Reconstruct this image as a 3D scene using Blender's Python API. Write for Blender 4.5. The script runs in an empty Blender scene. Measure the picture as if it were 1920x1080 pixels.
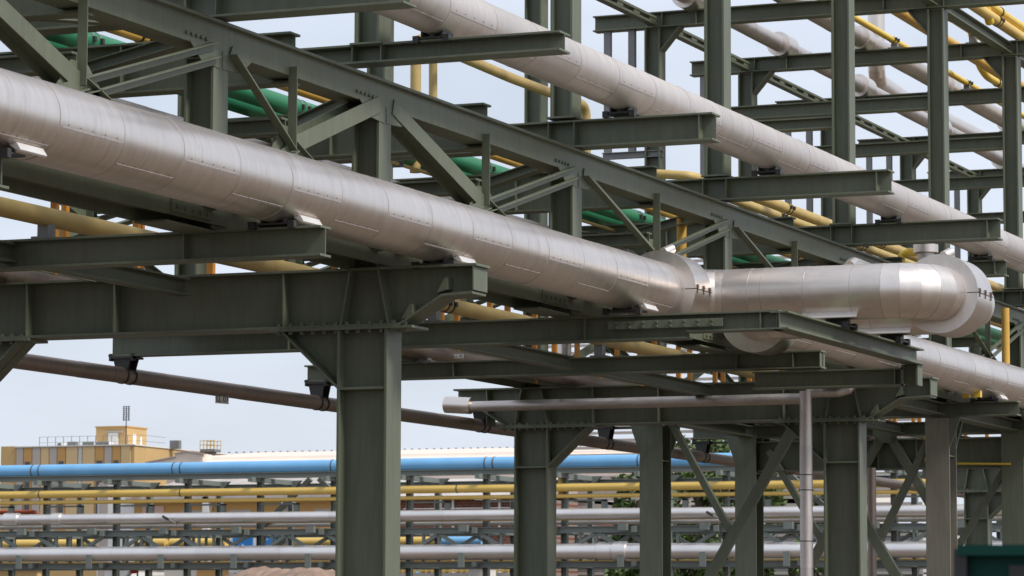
import bpy, math, random
from mathutils import Vector as V, Matrix
random.seed(7)
sc = bpy.context.scene
C = sc.collection
R_ = math.radians

# ------------------------------------------------------------------ camera, sky, sun, exposure
F = 6200.0; YAW, PITCH, ROLL = R_(22.6465), R_(5.7456), R_(.1827); CZ = 1.7
fw = V((-math.sin(YAW)*math.cos(PITCH), math.cos(YAW)*math.cos(PITCH), math.sin(PITCH)))
_r = V((math.cos(YAW), math.sin(YAW), 0)); _u = _r.cross(fw)
CR = _r*math.cos(ROLL) + _u*math.sin(ROLL); CU = -_r*math.sin(ROLL) + _u*math.cos(ROLL)
O = V((0, 0, CZ))
cd = bpy.data.cameras.new('camera'); cam = bpy.data.objects.new('camera', cd); C.objects.link(cam)
cam.matrix_world = Matrix(((CR.x, CU.x, -fw.x, 0), (CR.y, CU.y, -fw.y, 0), (CR.z, CU.z, -fw.z, CZ), (0, 0, 0, 1)))
cd.sensor_width = 36; cd.sensor_fit = 'HORIZONTAL'; cd.lens = F/1920*36; cd.clip_start = .5; cd.clip_end = 6000
cd.dof.use_dof = True; cd.dof.focus_distance = 33; cd.dof.aperture_fstop = 9
sc.camera = cam
SUN_EL, SUN_AZ = R_(48), R_(100)          # azimuth clockwise from +Y
w = bpy.data.worlds.new('World'); sc.world = w; w.use_nodes = True
nt = w.node_tree; nt.nodes.clear()
def N(t, ty, **kw):
    n = t.nodes.new(ty)
    for k, v in kw.items(): setattr(n, k, v)
    return n
sky = N(nt, 'ShaderNodeTexSky', sky_type='NISHITA', sun_disc=False, sun_elevation=SUN_EL, sun_rotation=SUN_AZ, air_density=1.0, dust_density=2.0)
tc = N(nt, 'ShaderNodeTexCoord'); mp = N(nt, 'ShaderNodeMapping'); mp.inputs['Scale'].default_value = (1, 1, 3)
nz = N(nt, 'ShaderNodeTexNoise'); nz.inputs['Scale'].default_value = 7.5; nz.inputs['Detail'].default_value = 5
rp = N(nt, 'ShaderNodeMapRange'); rp.inputs['From Min'].default_value = .3; rp.inputs['From Max'].default_value = .75
rp.inputs['To Min'].default_value = .66; rp.inputs['To Max'].default_value = .97
mx = N(nt, 'ShaderNodeMixRGB'); mx.inputs['Color2'].default_value = (8.4, 9.1, 10.4, 1)   # thin high cloud
bg = N(nt, 'ShaderNodeBackground'); bg.inputs['Strength'].default_value = .1; wo = N(nt, 'ShaderNodeOutputWorld')
for a, b in ((tc.outputs['Generated'], mp.inputs[0]), (mp.outputs[0], nz.inputs['Vector']), (nz.outputs[0], rp.inputs[0]), (rp.outputs[0], mx.inputs[0]),
             (sky.outputs[0], mx.inputs[1]), (mx.outputs[0], bg.inputs[0]), (bg.outputs[0], wo.inputs[0])): nt.links.new(a, b)
sd = bpy.data.lights.new('sun', 'SUN'); sd.energy = 3.3; sd.angle = R_(12); sd.color = (1, .96, .9)
so = bpy.data.objects.new('sun', sd); C.objects.link(so)
sdir = V((math.sin(SUN_AZ)*math.cos(SUN_EL), math.cos(SUN_AZ)*math.cos(SUN_EL), math.sin(SUN_EL)))
so.rotation_euler = sdir.to_track_quat('Z', 'Y').to_euler(); so.location = (0, 0, 60)
vs = sc.view_settings; vs.view_transform = 'Standard'; vs.look = 'None'; vs.exposure = 0.0; vs.gamma = 1; vs.use_curve_mapping = False

# ------------------------------------------------------------------ photo ray -> point on a world plane
def ray(x, y): return CR*(x-960) - CU*(y-540) + fw*F
def PX(x, y, c): d = ray(x, y); return O + d*(c/d.x)
def PY(x, y, c): d = ray(x, y); return O + d*(c/d.y)
def PZ(x, y, c): d = ray(x, y); return O + d*((c-CZ)/d.z)
def ang(p): d = ray(*p); return math.atan2(d.z, -d.x)
def lpipe(p1, p2, zb=None, Xc=None):      # pipe along Y from its two outlines and what it rests on -> X, Z, R
    a, b = ang(p1), ang(p2); m = (a+b)/2; h = abs(a-b)/2
    s = (zb-CZ)/(math.sin(m)-math.sin(h)) if zb is not None else -Xc/math.cos(m)
    return -s*math.cos(m), CZ+s*math.sin(m), s*math.sin(h)

# ------------------------------------------------------------------ mesh builder
class MB:
    def __init__(s): s.v = []; s.f = []
    def add(s, vs_, fs):
        n = len(s.v); s.v += [V(p) for p in vs_]; s.f += [tuple(i+n for i in f) for f in fs]; return s
    def box(s, lo, hi):
        (a, b, c), (d, e, g) = lo, hi
        return s.add([(a,b,c),(d,b,c),(d,e,c),(a,e,c),(a,b,g),(d,b,g),(d,e,g),(a,e,g)],
                     [(3,2,1,0),(4,5,6,7),(0,1,5,4),(1,2,6,5),(2,3,7,6),(3,0,4,7)])
    def prism(s, poly, vec):
        n = len(poly); p = [V(q) for q in poly]; vec = V(vec)
        return s.add(p + [q+vec for q in p], [tuple(range(n))[::-1], tuple(range(n, 2*n))] + [(i, (i+1) % n, n+(i+1) % n, n+i) for i in range(n)])
    def bar(s, p0, p1, prof, up=(0, 0, 1)):
        p0, p1 = V(p0), V(p1); d = (p1-p0).normalized(); up = V(up); r = d.cross(up).normalized(); u = r.cross(d)
        return s.prism([p0 + r*a + u*b for a, b in prof], p1-p0)
    def tube(s, pts, R, n=32, isl=True, step=0.0, caps=True):
        pts = [V(p) for p in pts]; m = len(pts); D = [(pts[i+1]-pts[i]).normalized() for i in range(m-1)]
        u = None
        for i in range(m-1):
            d = D[i]
            if u is None:
                ref = V((0, 0, 1)) if abs(d.z) < .9 else V((1, 0, 0)); u = d.cross(ref).normalized()
            else: u = (u - d*u.dot(d)).normalized()
            wv = d.cross(u)
            na = (D[i-1]+d).normalized() if i else d; nb = (D[i+1]+d).normalized() if i < m-2 else d
            vs_ = []; rr = R*(1+step*(i % 2))
            for p, nn in ((pts[i], na), (pts[i+1], nb)):
                for k in range(n):
                    a = 2*math.pi*k/n; c = u*(math.cos(a)*rr) + wv*(math.sin(a)*rr)
                    vs_.append(p + c - d*(c.dot(nn)/d.dot(nn)))
            fs = [(k, (k+1) % n, n+(k+1) % n, n+k) for k in range(n)]
            if caps and i == 0: fs.append(tuple(range(n))[::-1])
            if caps and i == m-2: fs.append(tuple(range(n, 2*n)))
            s.add(vs_, fs)
        return s
    def ring(s, c, d, R, wd, th, n=40):       # raised band round a pipe
        c, d = V(c), V(d).normalized(); s.tube([c-d*wd/2, c+d*wd/2], R+th, n, caps=True); return s
def build(name, mb, mat, parent=None, smooth=False, merge=False, root=None):
    me = bpy.data.meshes.new(name); off = ORG.get(parent, V((0, 0, 0))) if parent else V((0, 0, 0))
    me.from_pydata([tuple(p-off) for p in mb.v], [], mb.f); me.update()
    if merge or not smooth or True:
        import bmesh
        bm = bmesh.new(); bm.from_mesh(me)
        if merge: bmesh.ops.remove_doubles(bm, verts=bm.verts, dist=.0005)
        bmesh.ops.recalc_face_normals(bm, faces=bm.faces); bm.to_mesh(me); bm.free()
    if smooth:
        me.shade_smooth(); me.set_sharp_from_angle(angle=R_(35))
    me.materials.append(mat)
    o = bpy.data.objects.new(name, me); C.objects.link(o)
    if parent: o.parent = parent
    ORG[o] = off
    return o
ORG = {}
def thing(name, label, cat, loc=(0, 0, 0), group=None):
    o = bpy.data.objects.new(name, None); o.empty_display_size = .3; C.objects.link(o); o.location = loc; ORG[o] = V(loc)
    o['label'] = label; o['category'] = cat
    if group: o['group'] = group
    return o
def tag(o, label, cat, group=None):
    o['label'] = label; o['category'] = cat
    if group: o['group'] = group
    return o
def iprof(h, b, tf, tw, y0=0):               # I profile, bottom at y0
    return [(-b/2,y0),(b/2,y0),(b/2,y0+tf),(tw/2,y0+tf),(tw/2,y0+h-tf),(b/2,y0+h-tf),(b/2,y0+h),(-b/2,y0+h),(-b/2,y0+h-tf),(-tw/2,y0+h-tf),(-tw/2,y0+tf),(-b/2,y0+tf)]
def lprof(a, t=.012): return [(0,0),(a,0),(a,t),(t,t),(t,a),(0,a)]

# ------------------------------------------------------------------ materials
def mat(name, base, rough=.5, metal=0., var=.12, scale=3., stain=None, stain_amt=.3, isl=0., bump=0., stretch=(1, 1, 1), spec=.5, rvar=.1):
    m = bpy.data.materials.new(name); m.use_nodes = True; t = m.node_tree; p = t.nodes['Principled BSDF']; L = t.links.new
    co = N(t, 'ShaderNodeTexCoord'); ma = N(t, 'ShaderNodeMapping'); ma.inputs['Scale'].default_value = stretch; L(co.outputs['Object'], ma.inputs[0])
    n1 = N(t, 'ShaderNodeTexNoise'); n1.inputs['Scale'].default_value = scale; n1.inputs['Detail'].default_value = 6; L(ma.outputs[0], n1.inputs['Vector'])
    mr = N(t, 'ShaderNodeMapRange'); mr.inputs['From Min'].default_value = .25; mr.inputs['From Max'].default_value = .75
    mr.inputs['To Min'].default_value = 1-var; mr.inputs['To Max'].default_value = 1+var; L(n1.outputs[0], mr.inputs[0])
    fac = mr.outputs[0]
    if isl:
        g = N(t, 'ShaderNodeNewGeometry'); m2 = N(t, 'ShaderNodeMapRange'); m2.inputs['To Min'].default_value = 1-isl; m2.inputs['To Max'].default_value = 1+isl*.6
        L(g.outputs['Random Per Island'], m2.inputs[0]); mm = N(t, 'ShaderNodeMath', operation='MULTIPLY'); L(fac, mm.inputs[0]); L(m2.outputs[0], mm.inputs[1]); fac = mm.outputs[0]
    vm = N(t, 'ShaderNodeVectorMath', operation='SCALE'); vm.inputs[0].default_value = base; L(fac, vm.inputs['Scale']); col = vm.outputs[0]
    if stain:
        n2 = N(t, 'ShaderNodeTexNoise'); n2.inputs['Scale'].default_value = scale*.6; n2.inputs['Detail'].default_value = 8; n2.inputs['Roughness'].default_value = .65
        L(ma.outputs[0], n2.inputs['Vector'])
        r2 = N(t, 'ShaderNodeMapRange'); r2.inputs['From Min'].default_value = .56; r2.inputs['From Max'].default_value = .74; r2.inputs['To Max'].default_value = stain_amt
        L(n2.outputs[0], r2.inputs[0]); mi = N(t, 'ShaderNodeMixRGB'); mi.inputs[2].default_value = (*stain, 1); L(r2.outputs[0], mi.inputs[0]); L(col, mi.inputs[1]); col = mi.outputs[0]
    L(col, p.inputs['Base Color'])
    m3 = N(t, 'ShaderNodeMapRange'); m3.inputs['To Min'].default_value = rough-rvar; m3.inputs['To Max'].default_value = rough+rvar; L(n1.outputs[0], m3.inputs[0]); L(m3.outputs[0], p.inputs['Roughness'])
    p.inputs['Metallic'].default_value = metal; p.inputs['Specular IOR Level'].default_value = spec
    if name.startswith('green_grey'):
        bv = N(t, 'ShaderNodeBevel', samples=4); bv.inputs['Radius'].default_value = .007; L(bv.outputs[0], p.inputs['Normal'])
        n3 = N(t, 'ShaderNodeTexNoise'); n3.inputs['Scale'].default_value = 9; n3.inputs['Detail'].default_value = 8; m4 = N(t, 'ShaderNodeMapping'); m4.inputs['Scale'].default_value = (2.2, 2.2, .25); L(co.outputs['Object'], m4.inputs[0]); L(m4.outputs[0], n3.inputs['Vector'])
        r4 = N(t, 'ShaderNodeMapRange'); r4.inputs['From Min'].default_value = .35; r4.inputs['From Max'].default_value = .7; r4.inputs['To Min'].default_value = .90; r4.inputs['To Max'].default_value = 1.09; L(n3.outputs[0], r4.inputs[0])
        v4 = N(t, 'ShaderNodeVectorMath', operation='SCALE'); L(col, v4.inputs[0]); L(r4.outputs[0], v4.inputs['Scale']); L(v4.outputs[0], p.inputs['Base Color'])
    if bump:
        b = N(t, 'ShaderNodeBump'); b.inputs['Strength'].default_value = bump; b.inputs['Distance'].default_value = .02; L(n1.outputs[0], b.inputs['Height']); L(b.outputs[0], p.inputs['Normal'])
    return m
M = {}
M['steel'] = mat('green_grey_paint', (.122, .137, .092), .5, 0, .10, 1.6, (.19, .15, .09), .3, stretch=(1.5, 1.5, .6))
M['steel2'] = mat('green_grey_paint_worn', (.205, .19, .148), .55, 0, .12, 1.6, (.24, .18, .11), .4, stretch=(1.5, 1.5, .6))
M['galv'] = mat('galvanised_steel', (.22, .22, .22), .5, .3, .1, 4)
M['dark'] = mat('dark_iron', (.035, .034, .033), .5, .2, .2, 8)
M['claspm'] = mat('brown_clasp_metal', (.17, .12, .09), .6, .2, .2, 6)
M['galvd'] = mat('weathered_strap', (.10, .10, .10), .6, .3, .2, 4)
M['rust'] = mat('rusty_iron', (.10, .05, .035), .8, 0, .3, 8)
M['clad'] = mat('aluminium_cladding', (.80, .725, .665), .36, 1, .07, 3, (.46, .37, .31), .5, .06, stretch=(1, 6, 1), rvar=.05)
M['clad2'] = mat('dull_aluminium_cladding', (.60, .545, .515), .5, 1, .10, 4, (.36, .27, .21), .5, .10, stretch=(1, 6, 1))
M['cladT'] = mat('bright_aluminium_cladding', (.79, .725, .67), .34, 1, .06, 3, (.55, .45, .4), .3, .11, stretch=(6, 1, 1), rvar=.07)
M['cladU'] = mat('matt_aluminium_cladding', (.68, .62, .575), .52, .9, .07, 3, (.45, .36, .30), .4, .08, stretch=(1, 6, 1))
M['hood'] = mat('bright_sheet', (.80, .77, .74), .45, .6, .05, 4)
M['brown'] = mat('weathered_brown_cladding', (.33, .265, .225), .5, .9, .12, 3, (.14, .10, .08), .5, .10, stretch=(1, 8, 1))
M['yellow'] = mat('yellow_pipe_paint', (.62, .37, .07), .42, 0, .10, 2.5, (.36, .22, .08), .35)
M['yellow_old'] = mat('old_yellow_pipe_paint', (.50, .36, .13), .5, 0, .14, 3, (.22, .13, .07), .6)
M['yellow_bright'] = mat('bright_yellow_paint', (.74, .50, .05), .38, 0, .06, 3)
M['yellow_far'] = mat('pale_yellow_paint', (.68, .46, .115), .45, 0, .08, .6, (.42, .34, .2), .35)
M['orange'] = mat('orange_paint', (.62, .25, .03), .45, 0, .12, 3, (.33, .12, .03), .3)
M['green'] = mat('green_pipe_paint', (.024, .19, .088), .42, 0, .08, 2)
M['blue'] = mat('blue_pipe_paint', (.17, .42, .70), .42, 0, .10, .8, (.34, .48, .64), .35)
M['grey_far'] = mat('far_aluminium', (.80, .765, .745), .42, .85, .06, 1, (.55, .45, .36), .4, .08)
M['steel_far'] = mat('far_steel_paint_hazed', (.165, .185, .165), .55, 0, .1, 1)  # base colour lightened to put mild distance haze into the paint
M['white'] = mat('white_paint', (.78, .77, .74), .5, 0, .04, 2)
M['black'] = mat('black_paint', (.02, .02, .02), .5, 0, .1, 3)
M['ground'] = mat('brown_gravel_ground', (.115, .088, .064), .95, 0, .3, .35, (.12, .10, .08), .7)
M['soil'] = mat('dry_soil', (.26, .18, .135), .95, 0, .3, 1.2, (.15, .095, .07), .6, bump=.6)
M['teal'] = mat('dark_green_container_paint', (.004, .042, .033), .6, 0, .15, 2, (.02, .05, .04), .4, spec=.15)
M['concrete'] = mat('concrete', (.42, .41, .39), .85, 0, .1, 1)

# ------------------------------------------------------------------ ground
gm = MB(); gm.add([(-900, -1500, 0), (900, -1500, 0), (900, 1500, 0), (-900, 1500, 0)], [(0, 1, 2, 3)])
g = build('ground', gm, M['ground']); g['kind'] = 'structure'

# ------------------------------------------------------------------ the steel pipe rack
FY = [19.65, 24.08, 27.32, 32.14, 37.05, 42.2, 47.0, 51.45, 56.0, 61.1, 66.1]      # frames along the rack (Y)
p_1, p0, p1, p2, p3, p4, p5, p6, p7, p8, p9 = FY
XB, XA = -12.81, -17.25
rack = thing('pipe_rack', 'large two-storey green-grey steel pipe rack of bolted beams and columns carrying the big silver pipe', 'pipe rack', (-15, 40, 0))
S = M['steel']
def part(name, mb, m=None, parent=None, **k): return build(name, mb, m or S, parent or rack, **k)
def tbeam(y, x0, x1, z0, z1, b=.2, stiff=(), name='beam', bolts=False):
    mb = MB(); mb.bar((x0, y, z0), (x1, y, z0), iprof(z1-z0, b, .02, .012))
    o = part(name, mb)
    for x in stiff:
        s = MB(); s.box((x-.006, y-b/2+.004, z0+.02), (x+.006, y+b/2-.004, z1-.02)); part('stiffener', s, parent=o)
    return o
def lbeam(x, y0, y1, z0, z1, b=.2, name='beam', m=None):
    mb = MB(); mb.bar((x, y0, z0), (x, y1, z0), iprof(z1-z0, b, .018, .012)); return part(name, mb, m)
def column(x, y, z0, z1, dx, wy, rot=False, m=None, name='column'):
    mb = MB()
    if not rot: mb.bar((x, y, z0), (x, y, z1), iprof(dx, wy, .025, .016, -dx/2), up=(1, 0, 0))
    else: mb.bar((x, y, z0), (x, y, z1), iprof(wy, dx, .025, .016, -wy/2), up=(0, 1, 0))
    return part(name, mb, m)

def girder(y, name='girder'):                 # deep portal girder with haunched cantilever ends
    zb, zt, b = 4.385, 4.88, .32
    top = [(-18.41, zt), (-11.6, zt)]
    bot = [(-18.41, zt-.22), (-18.05, zt-.24), (-17.62, zb), (-12.44, zb), (-12.0, zt-.24), (-11.6, zt-.22)]
    if y < 30: top[1] = (-11.72, zt); bot[-1] = (-11.72, zt-.23); bot[-2] = (-12.02, zt-.245)
    mb = MB(); mb.prism([(x, y-.008, z) for x, z in top+bot[::-1]], (0, .016, 0))
    mb.box((top[0][0]-.01, y-b/2, zt-.002), (top[1][0]+.04, y+b/2, zt+.022))
    for (xa, za), (xb, zb_) in zip(bot, bot[1:]):
        mb.prism([(xa, y-b/2, za), (xb, y-b/2, zb_), (xb, y-b/2, zb_-.024), (xa, y-b/2, za-.024)], (0, b, 0))
    mb.box((-13.75, y-b/2-.02, zb-.05), (-12.3, y+b/2+.02, zb-.025)); mb.box((-17.75, y-b/2-.02, zb-.05), (-16.3, y+b/2+.02, zb-.025))
    for x0 in (-13.68, -17.68):               # bolt heads along the column plates
        for k in range(12): mb.box((x0+.115*k, y-b/2+.015, zb-.078), (x0+.115*k+.035, y-b/2+.05, zb+.028))
    mb.box((bot[-1][0]-.004, y-b/2+.01, zt-.22), (bot[-1][0]+.01, y+b/2-.01, zt)) if False else None
    o = part(name, mb)
    for x in (-17.92, -16.35, -15.4, -13.62):
        s = MB(); s.box((x-.008, y-b/2+.006, zb), (x+.008, y+b/2-.006, zt)); part('stiffener', s, parent=o)
    for xt, xb in ((-12.94, -13.03), (-12.66, -12.555), (-17.12, -17.01), (-17.4, -17.5)):
        s = MB(); s.prism([(xt-.009, y-b/2+.004, zt), (xt+.009, y-b/2+.004, zt), (xb+.009, y-b/2+.004, zb), (xb-.009, y-b/2+.004, zb)], (0, b-.008, 0)); part('stiffener', s, parent=o)
    for x, z in ((-12.37, zb+.03), (-12.02, zt-.235)):
        s = MB(); s.prism([(x-.06, y-b/2+.02, z), (x+.05, y-b/2+.02, z+.03), (x+.05, y-b/2+.02, z+.14), (x+.02, y-b/2+.02, z+.14)], (0, .14, 0)); part('stiffener', s, parent=o)
    return o
def portal_column(x, y, side):                # lower column with triangular haunch under the girder; side = direction of haunch
    dx, wy = .5, .32; zt = 4.335
    o = column(x, y, 0, zt, dx, wy)
    for z in (3.80,):
        s = MB(); s.box((x-dx/2+.025, y-wy/2+.004, z-.012), (x+dx/2-.025, y+wy/2-.004, z+.012)); part('stiffener', s, parent=o)
    xf = x+side*dx/2; xe = xf+side*.58; zc = 3.8
    h = MB(); h.prism([(xf, y-.008, zt), (xe, y-.008, zt), (xf, y-.008, zc)], (0, .016, 0))
    nx = .02
    h.prism([(xf, y-wy/2, zc), (xe, y-wy/2, zt), (xe-side*.03, y-wy/2, zt), (xf, y-wy/2, zc+.03)], (0, wy, 0))
    part('haunch', h, parent=o)
    b = MB(); b.box((x-.35, y-.3, .0), (x+.35, y+.3, .04)); part('base_plate', b, parent=o)
    return o
for y in (p1, p4):
    girder(y); portal_column(XB, y, -1); portal_column(XA, y, 1)
# end plate light strip of the girder cantilever
for y, xe in ((p1, -11.72), (p4, -11.6)):
    s = MB(); s.box((xe-.002, y-.158, 4.66), (xe+.014, y+.158, 4.878)); part('end_plate', s)

# lower cross beams under the bottom chord
tbeam(p_1, -18.22, -12.04, 4.68, 4.915, .2)
tbeam(p0, -18.22, -11.69, 4.64, 4.89, .2, (-12.95, -15.9))
tbeam(p3, -18.22, -11.5, 4.65, 4.86, .2, (-16.2, -12.55, -11.85, -11.52))
tbeam(p5, -18.22, -11.64, 4.68, 4.89, .24, (-12.9,))
tbeam(p6, -18.22, -11.64, 4.68, 4.89, .24, (-12.9,))
tbeam(p7, -18.22, -11.64, 4.68, 4.89, .24); tbeam(p8, -18.22, -11.64, 4.68, 4.89, .24)
o = tbeam(p2, -18.22, -11.42, 4.60, 4.865, .2, (-12.55, -16.0))
o = tbeam(p2, -11.419, -10.42, 4.665, 4.865, .2, (-10.62, -10.44), name='beam')
sp = MB(); sp.box((-12.28, p2-.118, 4.715), (-11.02, p2-.104, 4.80))
for k in range(8):
    for z in (4.735, 4.78): sp.box((-12.2+.15*k, p2-.132, z-.012), (-12.175+.15*k, p2-.117, z+.012))
part('splice_plate', sp)
# outrigger frame carrying the expansion loop
lbeam(-10.41, p2-.12, 37.15, 4.665, 4.85, .2)
tbeam(37.06, -12.35, -10.5, 4.42, 4.63, .2, (-10.62,))
column(-10.44, 37.06, 4.42, 4.665, .2, .2, name='post')
# longitudinal stringers of the lower deck
for x in (-14.64,):
    for a, b in ((p_1, p1), (p1, p2), (p2, p3), (p3, p4), (p4, p5), (p5, p6), (p6, p8)):
        lbeam(x, a+.17, b-.17, 4.70, 4.865, .14, 'stringer')
for a, b in ((p4, p5), (p5, p6), (p6, p7)):
    for x in (XA, XB): lbeam(x, a+.18, b-.2, 4.70, 4.875, .26, 'beam')

# trusses along both column lines
def truss(X, out, Ys, detail=True):
    # chord web in the outer plane, cap flange on top
    y0, y1 = Ys[0]-3, Ys[-1]+3
    mb = MB(); xo = X+out*.14
    a, b = sorted((xo-out*.016, xo)); mb.box((a, y0, 6.385), (b, y1, 6.605))
    a, b = sorted((xo-out*.26, xo+out*.055)); mb.box((a, y0, 6.606), (b, y1, 6.632))
    a, b = sorted((xo-out*.26, xo-out*.0165)); mb.box((a, y0, 6.387), (b, y1, 6.405))
    part('top_chord', mb)
    mb = MB(); mb.box((X-.15, y0, 4.985), (X+.15, y1, 5.003))
    for s in (-1, 1): mb.box((X+s*.15-.009, y0, 4.885 if s*out < 0 else 4.93), (X+s*.15+.009, y1, 5.13))
    part('bottom_chord', mb)
    for i, y in enumerate(Ys):
        if y > y0+1: 
            c = column(X, y, 4.9, 6.64, .275, .26, name='post')
            s = MB(); s.box((X-.115, y-.125, 6.33-.008), (X+.115, y+.125, 6.33+.008)); part('stiffener', s, parent=c)
        if i+1 < len(Ys):
            ya, yb = y, Ys[i+1]; ym = ya+(yb-ya)*(.40 if i == 1 else .48); zm = 5.77
            gp = MB(); xg = xo-out*.02
            gp.prism([(xg, ym-.34, zm-.06), (xg, ym-.12, zm+.17), (xg, ym+.12, zm+.17), (xg, ym+.34, zm+.0), (xg, ym+.30, zm-.2), (xg, ym-.30, zm-.2)], (out*.012, 0, 0)); part('gusset_plate', gp)
            v = MB(); v.bar((xo-out*.01, ym-.035, zm-.02), (xo-out*.01, ym-.035, 6.46), [(-.045, -.006), (.045, -.006), (.045, .006), (.033, .006), (.033, .09), (.045, .09), (.045, .10), (-.045, .10)] if False else lprof(.085, .01), up=(out, 0, 0)); part('hanger', v)
            for k, (P, Q) in enumerate((((ya+.15, 6.42), (ym, zm)), ((ym, zm), (yb-.15, 6.40)), ((ya+.15, 5.12), (ym, zm)), ((ym, zm), (yb-.15, 5.12)))):
                A_, B_ = V((xo, P[0], P[1])), V((xo, Q[0], Q[1])); d = MB()
                dd = (B_-A_).normalized(); off = V((out*.006, 0, 0))
                wide = detail and ((i == 2 and k == 0) or (i == 1 and k == 1) or (i == 4 and k == 1) or (i == 0 and k == 0))
                if wide:
                    A2 = A_ - V((out*.085, 0, 0)); B2 = B_ - V((out*.085, 0, 0))
                    d.bar(A2, B2, iprof(.2, .15, .014, .01, -.1), up=V((out, 0, 0)).cross(dd) if False else (out, 0, 0)); part('diagonal', d)
                elif k % 2 == 1:
                    nrm = V((0, -dd.z, dd.y))
                    for s_ in (-.075, .045):
                        d.bar(A_+nrm*s_+off, B_+nrm*s_+off, [(0, 0), (.065, 0), (.065, .01), (.01, .01), (.01, .06), (0, .06)], up=(out, 0, 0))
                    part('diagonal', d)
                else:
                    d.bar(A_+off, B_+off, [(-.05, 0), (.05, 0), (.05, .075), (.04, .075), (.04, .01), (-.05, .01)], up=(out, 0, 0)); part('diagonal', d)
                # end plate where the brace meets the chord
                if k < 2:
                    E_ = A_ if k == 0 else B_; sg = 1 if k == 0 else -1
                    e = MB(); xg = xo-out*.008
                    e.prism([(xg, E_.y-sg*.13, 6.40), (xg, E_.y+sg*.42, 6.40), (xg, E_.y+sg*.20, 6.26), (xg, E_.y-sg*.13, 6.24)], (out*.011, 0, 0)); part('gusset_plate', e)
truss(XB+.005, 1, FY[:9])
truss(XA, 1, FY[:9], False)
for y in (23.55, 31.45, 36.4):
    k = MB(); k.box((XB+.1645, y-.35, 4.955), (XB+.176, y+.35, 5.10)); k.box((XB-.12, y-.42, 4.862), (XB+.16, y+.42, 4.882)); part('splice_plate', k)
    for j in range(5):
        k = MB(); k.tube([(XB+.175, y-.26+.13*j, 5.0), (XB+.195, y-.26+.13*j, 5.0)], .016, 8); part('bolt', k)
# bolts on the chord plates (rows of heads)
for y in FY[:8]:
    for k in range(5):
        for z in (6.45,): bl = MB(); bl.tube([(XB+.14, y-.62+.085*k, z), (XB+.165, y-.62+.085*k, z)], .016, 8); part('bolt', bl)
# mid-panel cross beams and mid-height cross beams
for i in range(0, 7):
    a, b = FY[i], FY[i+1]; ym = a+(b-a)*(.454 if i == 1 else .52)
    tbeam(ym, -18.0, -12.715, 6.34, 6.795, .2, (-14.4, -15.9, -17.0))
    tbeam(ym, XA-.1, -12.80, 5.90, 6.05, .16)
# plan bracing
for i in range(0, 7):
    a, b = FY[i], FY[i+1]
    for z in (6.53,):
        for (xa, xb) in ((XA, XB-.12), (XB-.12, XA)):
            d = MB(); d.bar((xa, a+.2, z+(.03 if xa == XA else 0)), (xb, b-.2, z+(.03 if xa == XA else 0)), iprof(.11, .12, .012, .01)); part('plan_brace', d)
# cantilever beams on the top chord
for y, x1, z0, z1 in ((p_1, -11.0, 6.66, 6.94), (p0, -10.95, 6.66, 6.94), (p1, -10.89, 6.795, 6.975), (p2, -11.12, 6.65, 6.94), (p3, -10.66, 6.68, 6.95), (p4, -10.67, 6.69, 6.965), (p5, -11.80, 6.72, 6.95), (p6, -11.5, 6.7, 6.95)):
    tbeam(y, -18.22, x1, z0, z1, .26, (-12.95, -12.66, -14.0, x1-.15) if y > p1 else (-12.95, -12.66), name='cantilever_beam')
# upper columns and their top frames
for i, y in enumerate(FY):
    if i < 2: continue
    for X in (XA, XB+.01):
        c = column(X, y, 6.96, 10.72 if i >= 6 else 12.5, .25, .26, name='column')
        s = MB(); s.box((X-.16, y-.16, 6.965), (X+.16, y+.16, 6.985)); part('base_plate', s, parent=c)
for i, y in enumerate(FY):
    if i < 6: continue
    tbeam(y, -18.23, -10.9, 10.735, 10.975, .22, (-17.35, -17.1, -16.55, -12.95, -12.68, -13.6), name='beam')
    tbeam(y, XA+.125, XB-.115, 9.235, 9.44, .2, (), name='beam')
    if i < 8: tbeam(y, XA+.125, XB-.115, 8.42, 8.60, .2, (), name='beam') if False else None
    for X, sd_ in ((XA, 1), (XB, -1)):
        k = MB(); xf = X+sd_*.125
        k.prism([(xf, y-.007, 10.73), (xf+sd_*.32, y-.007, 10.73), (xf, y-.007, 10.36)], (0, .014, 0))
        k.prism([(xf, y-.1, 10.36), (xf+sd_*.32, y-.1, 10.73), (xf+sd_*.29, y-.1, 10.73), (xf, y-.1, 10.395)], (0, .2, 0)); part('haunch', k)
    # hangers below the left end
    for x, z0, m_ in ((-18.02, 8.78, M['galv']), (-17.62, 8.78, M['galv'])):
        h = MB(); h.bar((x, y, z0), (x, y, 10.735), [(-.05, -.05), (.05, -.05), (.05, -.04), (-.04, -.04), (-.04, .05), (-.05, .05)], up=(0, 1, 0)); part('hanger', h, m_)
    h = MB(); h.bar((-18.08, y-.06, 8.74), (-17.1, y-.06, 8.74), iprof(.1, .1, .01, .01)); part('hanger_tie', h, M['galv'])
for i in range(5, 10):
    a, b = FY[i], FY[i+1]
    for X in (-17.22,):
        for dz in (0, .1):
            d = MB(); d.bar((X, a+.15, 10.80+dz-.05), (X, b-.14, 10.80+dz-.05), [(-.06, 0), (.06, 0), (.06, .012), (.05, .012), (.05, .045), (-.05, .045), (-.05, .012), (-.06, .012)]); part('strut', d)
        for k in range(7): yy = a+.3+(b-a-.6)*k/6; d = MB(); d.box((X-.05, yy-.12, 10.79), (X+.05, yy+.12, 10.855)); part('batten', d)
    d = MB(); d.bar((XB-.02, a+.14, 10.76), (XB-.02, b-.14, 10.76), iprof(.17, .16, .016, .012)); part('strut', d)

q_ = PY(1540, 221, p4).z, PY(1540, 243, p4).z
tbeam(p4, XA+.125, XB-.115, q_[1], q_[0], .2)
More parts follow.
